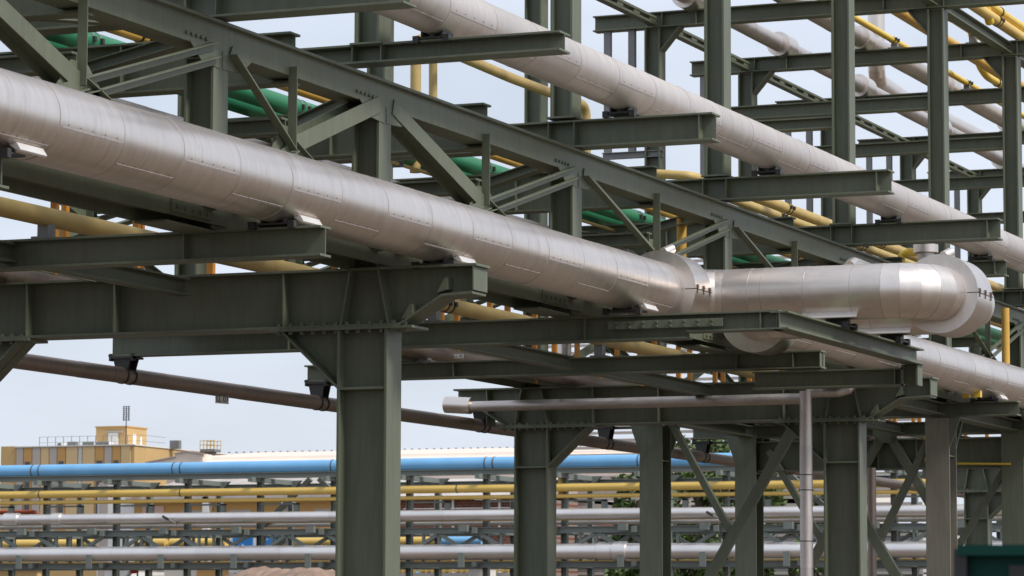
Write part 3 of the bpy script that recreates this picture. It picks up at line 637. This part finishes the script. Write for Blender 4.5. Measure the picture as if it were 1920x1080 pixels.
bpipe('long bright blue pipe along the top of the far rack', 867.5, 892, -.2, M['blue'], joints=(70, 335, 632, 920, 1207, 1500), px=300)
bpipe('grey pipe tucked under the blue pipe on the far rack', 884, 900, .9, M['grey_far'], 7, step=.01)
bpipe('thick pale yellow pipe crossing the far rack', 917, 931.5, -.5, M['yellow_far'], joints=(76, 340, 858, 1203), swell=())
bpipe('thin yellow pipe just under the thick pale yellow one on the far rack', 936, 943.5, -.4, M['yellow_far'])
bpipe('silver pipe with flange boxes crossing the middle of the far rack', 962, 981, -1.1, M['grey_far'], 5, step=.012, swell=((10, 36, 1.32), (99, 116, 1.25)))
bpipe('slim yellow pipe hidden under the middle silver pipe of the far rack', 978.5, 983, -.4, M['yellow_far'])
bpipe('dull grey pipe behind the trestles below the middle silver pipe', 980, 991, 1.6, M['grey_far'], 6, step=.01)
bpipe('thick silver pipe along the bottom of the far rack, with joint collars', 1024.5, 1052, -1.15, M['grey_far'], 4, step=.012, swell=((1122, 1149, 1.14), (1152, 1176, 1.24)))
bpipe('slim orange-yellow pipe under the thick bottom silver pipe of the far rack', 1053, 1058, .2, M['yellow_far'])
yt = YB+9
t_ = thing('pipe', 'fat yellow pipe with a blue stretch seen through the far rack', 'pipe', (-50, yt, 0)); za, zb_ = b(300, 1010, yt).z, b(300, 1028, yt).z
for x0, x1, m_ in ((-40, 92, 'yellow_far'), (100, 175, 'yellow_far'), (255, 312, 'yellow_far'), (320, 425, 'yellow_far'), (530, 820, 'yellow_far'), (822, 905, 'blue')):
    k = MB(); k.tube([(b(x0, 1015, yt).x, yt, (za+zb_)/2), (b(x1, 1015, yt).x, yt, (za+zb_)/2)], (za-zb_)/2, 24); build('barrel', k, M[m_], t_, smooth=True)
r_ = bent('slim rust-red pipe above the left silver flange box of the far rack', [b(-20, 961, YB+.6), b(66, 960, YB+.6), b(71, 966, YB+.6), b(71, 972, YB+.6)], .09, mat('red_oxide_paint', (.36, .07, .03), .5), n=12)
lampd = thing('yellow_valve_post', 'square yellow post on the far rack beside the second portal column', 'post', tuple(b(1050, 915))); k = MB(); k.box(tuple(b(1048, 932)-V((0, .1, 0))), tuple(b(1056, 888)+V((0, .3, 0)))); build('post', k, M['yellow_far'], lampd)

# ---- tan building
def wallmat(name, col, var=.08, sc_=.4, **k): return mat(name, col, .8, 0, var, sc_, **k)
M['tan'] = wallmat('tan_render', (.53, .35, .15)); M['tan2'] = wallmat('pale_tan_panel', (.60, .43, .23)); M['greyp'] = wallmat('grey_panel', (.43, .38, .34)); M['ochre'] = wallmat('ochre_panel', (.50, .29, .10))
M['palep'] = wallmat('pale_grey_panel', (.50, .52, .50)); M['pale'] = wallmat('pale_wall', (.70, .66, .60), .06)
M['glass'] = mat('dark_window_glass', (.06, .07, .08), .15, 0, .1, 1)
YT = 200.0
tb = thing('office_building', 'tan office block with grey and ochre facade panels and a rooftop stair house', 'building', tuple(V((b(200, 1100, YT).x, YT+15, 0))))
cx = b(252, 838, YT).x; zr = b(252, 835, YT).z; x0 = b(30, 838, YT).x; xL = b(2, 838, YT).x
k = MB(); k.box((xL, YT+1.5, 0), (cx, YT+14, zr)); k.box((xL, YT, 0), (x0, YT+1.5, b(15, 837, YT).z)); k.box((x0, YT+.01, 0), (cx-.01, YT+1.51, zr-.02)); build('wall', k, M['tan'], tb)
k = MB(); k.box((x0-.05, YT-.1, zr), (cx+.08, YT+14.1, zr+.08)); build('parapet', k, M['pale'], tb)
edges = [(31, 'greyp'), (45, 'ochre'), (61, 'greyp'), (77, 'tan2'), (93, 'greyp'), (108, 'ochre'), (124, 'tan2'), (147, 'palep'), (155, 'tan2'), (179, 'ochre'), (196, 'greyp'), (211, 'ochre'), (227, 'tan2'), (246, None)]
for (xa, m_), (xb_, _) in zip(edges, edges[1:]):
    k = MB(); A_, B_ = b(xa, 840, YT).x+.04, b(xb_, 840, YT).x-.04; k.box((A_, YT-.06, zr-7.2), (B_, YT+.005, zr-.04)); build('facade_panel', k, M[m_], tb)
    if m_ == 'ochre':
        for zz in (b(50, 866, YT).z, b(50, 930, YT).z):
            k = MB(); k.box((A_+.1, YT-.08, zz-2.2), (B_-.1, YT-.02, zz)); build('window', k, M['glass'], tb)
YP = YT+7; k = MB(); pz0 = zr; pz1 = b(230, 801, YP).z; pa, pb = b(180, 810, YP).x, b(238, 810, YP).x
k.box((pa, YP, pz0), (pb, YP+2.9, pz1)); ph = build('stair_house', k, M['tan'], tb)
k = MB(); k.box((pa-.06, YP-.06, pz1), (pb+.06, YP+2.96, pz1+.1)); build('parapet', k, M['ochre'], ph)
k = MB(); A_, B_ = b(204, 812, YP).x, b(222, 812, YP).x; k.box((A_, YP-.08, pz0), (B_, YP, b(210, 812, YP).z)); build('roller_door', k, M['white'], ph)
k = MB(); k.box((A_-.2, YP-.14, b(210, 811.5, YP).z), (B_+.4, YP-.02, b(210, 808, YP).z)); build('door_lintel', k, M['greyp'], ph)
k = MB(); k.box((pb-.02, YP+.85, pz0), (pb+.04, YP+1.3, pz0+.74*(pz1-pz0))); build('door', k, M['white'], ph); k = MB(); k.box((pb-.02, YP+1.9, pz0+.2*(pz1-pz0)), (pb+.04, YP+2.15, pz0+.65*(pz1-pz0))); build('window', k, M['white'], ph)
# mast with antenna
am = thing('antenna_mast', 'roof antenna with two ladder-like dipole arrays on a thin mast', 'antenna', tuple(V((b(236, 838, YP-.5).x, YP-.5, zr))))
mx_ = b(236.5, 800, YP-.5).x; k = MB(); k.tube([(mx_, YP-.5, zr), (mx_, YP-.5, b(236, 762, YP-.5).z)], .035, 10); build('mast', k, M['dark'], am)
for s_ in (-1, 0, 1):
    xx = mx_+s_*.19*1.05; k = MB(); zA, zB = b(236, 789, YP-.5).z, b(236, 761, YP-.5).z; k.box((xx-.025, YP-.53, zA), (xx+.025, YP-.47, zB))
    for j in range(8): zz = zA+(zB-zA)*(j+.5)/8; k.box((xx-.085, YP-.52, zz-.02), (xx+.085, YP-.48, zz+.02))
    build('dipole_array', k, M['dark'], am)
# roof plant
def roofbox(lab, x0, x1, y0, y1, m_, name='roof_unit', Yq=YT+4, cat='roof unit'):
    t_ = thing(name, lab, cat, tuple(b((x0+x1)/2, y1, Yq)))
    A_, B_ = b(x0, y1, Yq), b(x1, y0, Yq); k = MB(); k.box((A_.x, Yq, zr), (B_.x, Yq+.4, B_.z)); body = build('casing', k, m_, t_)
    k = MB()
    for j in range(5): zz = zr+(B_.z-zr)*(j+.6)/5.5; k.box((A_.x+.1, Yq-.03, zz-.06), (B_.x-.1, Yq+.0, zz+.06))
    build('louvre', k, M['galv'], t_)
roofbox('small grey louvred air unit on the tan roof', 126, 142, 828, 838, M['galv'])
roofbox('long low white unit on the tan roof beside the stair house', 153, 178, 827, 838, M['white'])
roofbox('white plant box on the tan roof in front of the stair house door', 178, 206, 827.5, 838, M['white'], Yq=YT+3.5)
roofbox('small pale tank box on the left of the tan roof', 106, 117, 830, 838, M['white'])
roofbox('dark grey cooling unit on the right of the tan roof', 318, 335, 825.5, 840, M['galv'], Yq=YT+5)
rl = thing('roof_railing', 'thin wire railing round the flat tan roof', 'railing', tuple(b(120, 838, YT+1)))
k = MB(); zt_ = zr+1.15
for px in range(74, 250, 15): x = b(px, 838, YT+1.6).x; k = MB(); k.box((x-.016, YT+1.58, zr), (x+.016, YT+1.62, zt_-.35)); build('post', k, M['galv'], rl)
k = MB()
for zz in (zt_-.35, zr+.4): k.box((b(74, 838, YT+1.6).x, YT+1.59, zz-.012), (cx-.3, YT+1.61, zz+.012)); k.box((cx-.32, YT+1.6, zz-.012), (cx-.28, YT+5, zz+.012))
build('rail', k, M['galv'], rl)
yc = YT+8.3; cg = thing('work_platform', 'yellow railed work platform on the far edge of the tan roof', 'platform', tuple(b(387, 846, yc)))
k = MB(); A_, B_ = b(375, 846, yc), b(402, 826, yc); zf = b(387, 842, yc).z
k.box((A_.x, yc, zf-.2), (B_.x, yc+1, zf)); build('floor', k, M['galv'], cg); k = MB(); k.box((A_.x+.2, yc+.3, zr-.5), (B_.x-.2, yc+.7, zf-.2)); build('leg', k, M['galv'], cg); k = MB()
for j in range(5): x = A_.x+(B_.x-A_.x)*j/4; k.box((x-.02, yc-.02, zf), (x+.02, yc+.02, B_.z)); k.box((x-.02, yc+.98, zf), (x+.02, yc+1.02, B_.z))
for zz in (B_.z, (zf+B_.z)/2): k.box((A_.x, yc-.02, zz-.025), (B_.x, yc+.02, zz+.025)); k.box((A_.x, yc+.98, zz-.025), (B_.x, yc+1.02, zz+.025))
build('guard', k, M['yellow_far'], cg)
# ---- long pale hall with low ridge roof
YH = 185.0
M['cream'] = wallmat('cream_sheet_roof', (.76, .64, .55), .05)
hall = thing('factory_hall', 'long low hall with a cream sheet-metal roof behind the blue pipe', 'building', tuple(V((b(600, 1100, YH).x, YH+10, 0))))
def slab(xa, ya, xb_, yb_, t, Yq, d, m_, name, par):
    A_, B_ = b(xa, ya, Yq), b(xb_, yb_, Yq); zz = (A_.z+B_.z)/2; k = MB(); k.box((A_.x, Yq, zz-t), (B_.x, Yq+d, zz)); return build(name, k, m_, par)
hx0, hx1 = b(327, 860, YH).x, b(1420, 860, YH).x; hz = zat(853, 640, YH); 
k = MB(); k.box((hx0, YH+.3, 0), (hx1, YH+30, hz-1.3)); build('wall', k, M['pale'], hall)
k = MB(); z1_, z2_, z3_ = zat(857.5, 640, YH), zat(852.5, 640, YH), zat(845.5, 640, YH+12)
k.prism([(hx0, YH-1.0, zat(868, 640, YH)), (hx0, YH, z1_), (hx0, YH+.4, z1_), (hx0, YH+.5, z2_), (hx0, YH+12, z3_), (hx0, YH+24, z2_-1), (hx0, YH+24, z1_-4), (hx0, YH-1, z1_-4)], (hx1-hx0, 0, 0)); build('roof', k, M['cream'], hall)
k = MB(); k.prism([b(*q_, YH-1.4) for q_ in ((274, 880), (274, 867), (328, 856), (328, 850.5), (349, 846), (380, 851.5), (380, 880))], (0, 1.3, 0)); build('gable', k, M['cream'], hall)
k = MB(); k.prism([b(*q_, YH-1.5) for q_ in ((272, 868.5), (328, 857.2), (328, 855), (272, 866))], (0, .3, 0)); k.prism([b(*q_, YH-1.5) for q_ in ((326, 851.5), (349, 847.2), (382, 852.5), (382, 850.8), (349, 845), (326, 849.5))], (0, .3, 0)); build('verge', k, M['greyp'], hall)
for px in range(350, 1400, 14): x = b(px, 850, YH+6).x; k = MB(); k.box((x-.04, YH+11.9, z3_), (x+.04, YH+12.1, z3_+.07)); build('roof_clip', k, M['galv'], hall)
# ---- orange clad workshop with ribbed translucent roof
YO = 165.0
M['orw'] = wallmat('orange_ochre_wall', (.52, .29, .09)); M['ribroof'] = mat('stained_ribbed_roof', (.50, .46, .43), .6, 0, .15, .5, (.28, .12, .06), .7, stretch=(3, .6, .6)); M['pinkw'] = wallmat('pink_blind', (.62, .42, .33))
ow = thing('workshop', 'ochre-orange workshop with a rust-streaked ribbed roof behind the far rack', 'building', tuple(V((b(440, 1100, YO).x, YO, 0))))
wx0, wx1 = b(252, 950, YO).x, b(636, 950, YO).x; wz = zat(931, 450, YO)
k = MB(); k.box((wx0, YO, zat(1000, 450, YO)), (wx1, YO+14, wz)); k.box((wx0, YO+.2, 0), (wx1, YO+14, zat(1000, 450, YO))); build('wall', k, M['orw'], ow)
k = MB(); rz = zat(899, 450, YO+6); k.prism([(wx0-.3, YO-.5, wz), (wx0-.3, YO+6, rz), (wx0-.3, YO+12, wz), (wx0-.3, YO+12, wz-.2), (wx0-.3, YO-.5, wz-.2)], (wx1-wx0+.6, 0, 0)); rf = build('roof', k, M['ribroof'], ow)
k = MB()
for j in range(60): x = wx0+(wx1-wx0)*j/60; k.prism([(x, YO-.5, wz), (x, YO+6, rz), (x, YO+6, rz+.1), (x, YO-.5, wz+.1)], (.12, 0, 0))
build('rib', k, M['ribroof'], rf)
for px0, px1 in ((268, 308), (340, 380), (432, 472), (515, 556), (590, 628)):
    k = MB(); k.box((b(px0, 950, YO).x, YO-.06, zat(963, 450, YO)), (b(px1, 950, YO).x, YO-.01, zat(947 if px0 < 300 else 956, 450, YO))); build('window', k, M['pinkw'] if px0 < 300 else M['greyp'], ow)
k = MB(); k.box((b(384, 950, YO-.2).x, YO-.5, 0), (b(395, 950, YO-.2).x, YO-.02, zat(931, 390, YO))); build('flue', k, M['white'], ow)
k = MB(); k.box((b(252, 950, YO).x, YO-.35, 0), (b(266, 950, YO).x, YO, zat(898, 250, YO))) if False else k.box((b(183, 950, YO).x, YO, 0), (b(251.5, 950, YO).x, YO+9, zat(909, 220, YO))); wt = thing('utility_block', 'plain off-white wall block between the tan offices and the orange workshop', 'building', tuple(V((b(217, 1100, YO).x, YO, 0)))); build('wall', k, M['white'], wt)
k = MB(); k.box((b(186, 950, YO).x, YO-.05, 0), (b(203, 950, YO).x, YO, zat(905, 190, YO))); build('door_strip', k, M['greyp'], wt)
# low white sheds and boundary below the rack
def simple_box(name, lab, cat, px0, px1, py0, Yq, d, m_, roof=None):
    t_ = thing(name, lab, cat, tuple(V((b((px0+px1)/2, 1100, Yq).x, Yq, 0)))); k = MB(); zt_ = b((px0+px1)/2, py0, Yq).z; k.box((b(px0, py0, Yq).x, Yq, 0), (b(px1, py0, Yq).x, Yq+d, zt_)); o_ = build('wall', k, m_, t_)
    k = MB(); k.box((b(px0, py0, Yq).x-.15, Yq-.15, zt_), (b(px1, py0, Yq).x+.15, Yq+d+.15, zt_+.15)); build('roof', k, roof or M['white'], t_); return t_
simple_box('shed', 'white site shed below the left end of the far rack', 'shed', 196, 246, 1065, 140, 4, M['white'])
t_ = simple_box('shed', 'cream site shed with a brown door beside the soil heap', 'shed', 308, 470, 1061, 142, 4, M['pale'])
k = MB(); k.box((b(370, 1070, 142).x, 141.93, 0), (b(428, 1070, 142).x, 142, b(400, 1065.5, 142).z)); build('door', k, M['ochre'], t_)
simple_box('wall', 'low ochre yard wall at the lower left corner', 'wall', -40, 70, 1068, 138, .4, M['tan'])
# blue and white hoardings
YS = YB+14
M['hblue'] = mat('blue_hoarding', (.02, .22, .60), .5, 0, .25, 1.2, (.10, .42, .72), .8)
for px0, px1, py0, lab in ((430, 482, 1004, 'white-framed blue hoarding with a white house mark, left of the pair'), (488, 526, 1004, 'white-framed blue hoarding with a pale stripe, right of the pair')):
    t_ = thing('hoarding', lab, 'sign board', tuple(V((b((px0+px1)/2, 1100, YS).x, YS, 0)))); k = MB(); A_, B_ = b(px0, 1026, YS), b(px1, py0, YS); k.box((A_.x, YS, A_.z-1.2), (B_.x, YS+.12, B_.z)); build('frame', k, M['white'], t_)
    k = MB(); k.box((A_.x+.2, YS-.05, A_.z-1.0), (B_.x-.2, YS, b(px0, 1008, YS).z)); build('panel', k, M['hblue'], t_)
    k = MB()
    for q_ in (0, 1): k.box((B_.x-1.2, YS+.01, 0), (B_.x-1.0, YS+.11, A_.z-1.2)); k.box((A_.x+.9, YS+.01, 0), (A_.x+1.1, YS+.11, A_.z-1.2)); break
    build('leg', k, M['galv'], t_)
    if px0 == 430:
        k = MB(); c_ = b(456, 1021, YS); k.prism([(c_.x-.09-.0, YS-.08, c_.z), (c_.x, YS-.08, c_.z+.0), (c_.x+.12, YS-.08, c_.z-.0), (c_.x+.1, YS-.08, c_.z-.05)], (0, .02, 0)) if False else k.prism([(c_.x-.1, YS-.08, c_.z-.12), (c_.x+.0, YS-.08, c_.z+.02), (c_.x+.1, YS-.08, c_.z-.12), (c_.x+.06, YS-.08, c_.z-.12), (c_.x, YS-.08, c_.z-.05), (c_.x-.06, YS-.08, c_.z-.12)], (0, .02, 0)); build('house_mark', k, M['white'], t_)
    else:
        k = MB(); A2, B2 = b(491, 1012.6, YS), b(503, 1011, YS); k.box((A2.x, YS-.07, A2.z), (B2.x, YS-.05, B2.z)); build('stripe', k, M['white'], t_)
# wind sock
wk = thing('wind_sock', 'red and white wind sock on a pole below the far rack', 'wind sock', tuple(V((b(240, 1100, YB+3).x, YB+3, 0))))
A_, B_, E_ = b(258, 1070, YB+3), b(247, 1071, YB+3), b(238, 1082, YB+3)
k = MB(); k.tube([A_, B_], .11, 16); build('red_sleeve', k, mat('red_cloth', (.7, .03, .02), .8), wk, smooth=True); k = MB(); k.tube([B_, E_], .085, 16); build('white_sleeve', k, M['white'], wk, smooth=True)
k = MB(); k.tube([(A_.x, A_.y, 0), A_], .04, 8); build('pole', k, M['galv'], wk)
# lamps on the far rack
for (px, py), lab in (((536, 945), 'white double flood lamp head standing behind the far rack'), ((305, 968), 'grey arm lamp leaning out of the far rack near its left end'), ((1325, 960), 'grey arm lamp leaning out of the far rack between the tall columns')):
    t_ = thing('lamp', lab, 'lamp', tuple(b(px, py, YB-1.8))); c_ = b(px, py, YB-1.8 if py > 950 else YB+6)
    if py < 950:
        k = MB(); k.tube([c_+V((-.2, 0, 0)), c_+V((.14, 0, 0))], .07, 14); build('head', k, M['white'], t_, smooth=True); k = MB(); k.tube([c_+V((.12, 0, 0)), c_+V((.45, 0, .02))], .05, 12); build('head', k, M['white'], t_, smooth=True); k = MB(); k.tube([(c_.x, c_.y, 0), c_], .035, 8); build('pole', k, M['galv'], t_)
    else:
        e_ = b(px+27, py+15, YB-1.2); k = MB(); k.tube([c_, c_+(e_-c_)*.4], .055, 10); build('head', k, M['dark'], t_); k = MB(); k.tube([c_+(e_-c_)*.4, e_], .035, 8); build('arm', k, M['galv'], t_)
# soil heap
YHp = 118.0
sh = MB(); nx, ny = 46, 16; hx_0, hx_1 = b(395, 1080, YHp).x, b(640, 1080, YHp).x
prof = [(0, .8), (.12, .90), (.25, .955), (.35, 1), (.45, .995), (.6, .975), (.8, .985), (.92, .975), (1, .85)]
def pf(u_):
    for (a_, h1), (c_, h2) in zip(prof, prof[1:]):
        if u_ <= c_: return h1+(h2-h1)*(u_-a_)/(c_-a_)
    return 0
zh = b(490, 1063, YHp).z; vs_ = []; fs = []
for j in range(ny+1):
    for i in range(nx+1):
        u_, v_ = i/nx, j/ny; hgt = zh*pf(u_)*math.sin(math.pi*min(1, max(0, v_)))**.6
        vs_.append((hx_0+(hx_1-hx_0)*u_+random.uniform(-.05, .05), YHp-4+8*v_, max(0, hgt+random.uniform(-.11, .08)*(hgt > .2))-.02))
for j in range(ny):
    for i in range(nx): q_ = j*(nx+1)+i; fs.append((q_, q_+1, q_+nx+2, q_+nx+1))
sh.add(vs_, fs); heap = build('soil_heap', sh, M['soil'], smooth=True); tag(heap, 'heap of bare reddish-brown soil below the far rack', 'soil heap')
# red-brick building
def brickmat():
    m = bpy.data.materials.new('red_brick'); m.use_nodes = True; t = m.node_tree; p = t.nodes['Principled BSDF']; co = N(t, 'ShaderNodeTexCoord'); mp_ = N(t, 'ShaderNodeMapping'); mp_.inputs['Rotation'].default_value = (math.pi/2, 0, 0)
    br = N(t, 'ShaderNodeTexBrick'); br.inputs['Color1'].default_value = (.22, .075, .045, 1); br.inputs['Color2'].default_value = (.15, .05, .035, 1); br.inputs['Mortar'].default_value = (.26, .2, .17, 1); br.inputs['Scale'].default_value = 1.6
    t.links.new(co.outputs['Object'], mp_.inputs[0]); t.links.new(mp_.outputs[0], br.inputs['Vector']); t.links.new(br.outputs[0], p.inputs['Base Color']); p.inputs['Roughness'].default_value = .9; return m
M['brick'] = brickmat()
YK = 170.0; bb = thing('brick_building', 'low red-brick building behind the far rack with a pale ribbed roof', 'building', tuple(V((b(840, 1100, YK).x, YK, 0))))
k = MB(); k.box((b(637, 950, YK).x, YK, 0), (b(1010, 950, YK).x, YK+12, zat(930, 850, YK))); build('wall', k, M['brick'], bb)
k = MB(); zz = zat(930, 850, YK); k.prism([(b(637, 950, YK).x, YK-.6, zz), (b(637, 950, YK).x, YK+6, zat(898, 850, YK+6)), (b(637, 950, YK).x, YK+12, zz), (b(637, 950, YK).x, YK+12, zz-.2), (b(637, 950, YK).x, YK-.6, zz-.2)], (b(1010, 950, YK).x-b(637, 950, YK).x, 0, 0)); build('roof', k, M['ribroof'], bb)
for px in (818, 851, 938): k = MB(); k.box((b(px, 940, YK).x-.06, YK-.15, 0), (b(px, 940, YK).x+.06, YK-.02, zz)); build('downpipe', k, M['white'], bb)
k = MB(); k.box((b(900, 936, YK).x, YK-.8, zat(938, 900, YK)), (b(938, 936, YK).x, YK-.02, zat(935.5, 900, YK))); build('canopy', k, M['white'], bb)
k = MB(); k.box((b(760, 953, YK).x, YK-.3, zat(954, 900, YK)), (b(965, 953, YK).x, YK-.02, zat(952, 900, YK))); build('cable_tray', k, M['white'], bb)
fr = thing('guard_rail', 'yellow yard railing in front of the red-brick building', 'railing', tuple(V((b(850, 1100, 140).x, 140, 0)))); k = MB()
for px in range(755, 962, 11): x = b(px, 1070, 140).x; k = MB(); k.box((x-.04, 139.96, 0), (x+.04, 140.04, zat(1063, 850, 140))); build('post', k, M['yellow_far'], fr)
k = MB()
for py in (1064, 1070): k.box((b(750, py, 140).x, 139.97, zat(py, 850, 140)-.04), (b(965, py, 140).x, 140.03, zat(py, 850, 140)+.04))
build('rail', k, M['yellow_far'], fr)
kb = thing('curb_wall', 'long pale kerb wall along the yard below the railing', 'wall', tuple(V((b(850, 1100, 136).x, 136, 0)))); k = MB(); k.box((b(640, 1078, 136).x, 136, 0), (b(968, 1078, 136).x, 136.4, zat(1074, 850, 136))); build('wall', k, M['concrete'], kb)
simple_box('cabinet', 'cream switch cabinet with rounded roof by the yellow yard railing', 'cabinet', 878, 905, 1061, 134, 1.5, M['pale'])
simple_box('drum', 'small blue bin behind the yellow yard railing', 'bin', 766, 774, 1062, 141, .8, M['blue'], M['blue'])
# grey corrugated shed
def ribmat():
    m = mat('corrugated_grey_sheet', (.42, .41, .40), .5, .3, .05, 1); t = m.node_tree; p = t.nodes['Principled BSDF']; co = N(t, 'ShaderNodeTexCoord'); wv = N(t, 'ShaderNodeTexWave', bands_direction='Z'); wv.inputs['Scale'].default_value = 1.1; b_ = N(t, 'ShaderNodeBump'); b_.inputs['Strength'].default_value = 1; b_.inputs['Distance'].default_value = .12
    t.links.new(co.outputs['Object'], wv.inputs[0]); t.links.new(wv.outputs[0], b_.inputs['Height']); t.links.new(b_.outputs[0], p.inputs['Normal']); return m
M['corr'] = ribmat()
YG = 176.0; gs = thing('corrugated_shed', 'big grey corrugated metal shed between the trees and the brick building', 'building', tuple(V((b(1200, 1100, YG).x, YG, 0))))
k = MB(); k.box((b(1012, 950, YG).x, YG, 0), (b(1730, 950, YG).x, YG+15, zat(985, 1200, YG))); build('wall', k, M['corr'], gs)
k = MB()
for j in range(46): zz = zat(1078, 1200, YG)+j*.42; k.box((b(1012, 950, YG).x, YG-.12, zz), (b(1730, 950, YG).x, YG-.001, zz+.16)); 
build('sheet_rib', k, M['greyp'], gs)
YG2 = 182.0; g2_ = thing('factory_hall', 'pale blue-grey panelled hall behind the corrugated shed', 'building', tuple(V((b(1120, 1100, YG2+16).x, YG2+16, 0))))
k = MB(); k.box((b(1012, 950, 198).x, 198, 0), (b(1340, 950, 198).x, 214, zat(893, 1200, 198))); build('wall', k, mat('pale_blue_grey_panel', (.50, .52, .54), .6, .1, .05, .3), g2_)
k = MB()
for px in range(1030, 1340, 24): x = b(px, 900, 198).x; k.box((x-.05, 197.9, 0), (x+.05, 198, zat(893, 1200, 198)))
build('panel_joint', k, M['galv'], g2_)
# ---- trees
M['bark'] = mat('bark', (.10, .075, .055), .9, 0, .2, 3)
M['leaf'] = mat('leaf_green', (.085, .13, .035), .6, 0, .35, .9, (.11, .15, .05), .6)
def tree(lab, x, y, h, rad, nleaf=6000, zmin=.06):
    t_ = thing('tree', lab, 'tree', (x, y, 0)); k = MB(); k.tube([(x, y, 0), (x+.1, y, h*.3), (x-.1, y+.1, h*.6), (x+.1, y, h*.85)], h*.012+.06, 10)
    cl = []
    for i in range(46):
        a_ = random.uniform(0, 2*math.pi); z_ = h*random.uniform(zmin, 1.0); rr = rad*math.sqrt(max(.05, 1-((z_/h-.5)/.58)**2))*random.uniform(.25, 1); cl.append((V((x+rr*math.cos(a_), y+rr*math.sin(a_), z_)), rad*random.uniform(.16, .34)))
        if i < 16: k.tube([(x, y, z_*.7), cl[-1][0]], .05, 6)
    build('trunk', k, M['bark'], t_, smooth=True); c = MB()
    for i in range(nleaf):
        p, r = random.choice(cl); d = V((random.gauss(0, 1), random.gauss(0, 1), random.gauss(0, 1))).normalized()*r*random.random()**.4; q_ = p+d
        n_ = V((random.gauss(0, 1), random.gauss(0, 1), random.gauss(0, 1)+.6)).normalized(); u_ = n_.orthogonal().normalized(); v_ = n_.cross(u_); s_ = random.uniform(.12, .27)
        c.add([q_-u_*s_, q_+v_*s_*.6, q_+u_*s_, q_-v_*s_*.6], [(0, 1, 2, 3)])
    build('crown', c, M['leaf'], t_)
for px, yq, top, rad, lab in ((1195, 150, 888, 2.0, 'slim green tree behind the far rack beside the bracing column'), (1310, 155, 826, 2.6, 'tall green tree behind the far rack under the hung brown pipe'), (1380, 158, 834, 2.8, 'broad green tree behind the far rack right of the taller one'), (1530, 170, 925, 1.6, 'low green tree glimpsed between the second portal columns'), (1262, 152, 895, 2.1, 'bushy green tree half hidden by the bracing column')):
    q = b(px, 1000, yq); tree(lab, q.x, yq, b(px, top, yq).z, rad)
# ---- green container close to the camera
ct = thing('skip_container', 'dark green steel container corner close to the camera at the lower right', 'container', tuple(V((PY(1900, 1080, 9.6).x, 9.6, 0))))
YC = 8.0
A_ = PY(1803, 1030, YC); zt_ = PY(1850, 1022, YC).z
k = MB(); k.box((A_.x+.02, YC, .12), (A_.x+2.2, YC+1.8, zt_-.026)); build('body', k, M['teal'], ct)
k = MB(); k.box((A_.x, YC-.04, zt_-.026), (A_.x+2.22, YC+.02, zt_)); k.box((A_.x, YC+1.76, zt_-.026), (A_.x+2.22, YC+1.84, zt_)); k.box((A_.x, YC+.02, zt_-.026), (A_.x+.06, YC+1.76, zt_)); build('rim', k, M['teal'], ct)
k = MB(); k.box((A_.x-.012, YC-.03, zt_-.5), (A_.x+.02, YC+.1, zt_-.01)); build('rubber_edge', k, M['black'], ct)
k = MB(); k.box((A_.x+.122, YC-.012, zt_-.36), (A_.x+.6, YC-.002, zt_-.05)); build('slot', k, M['black'], ct)
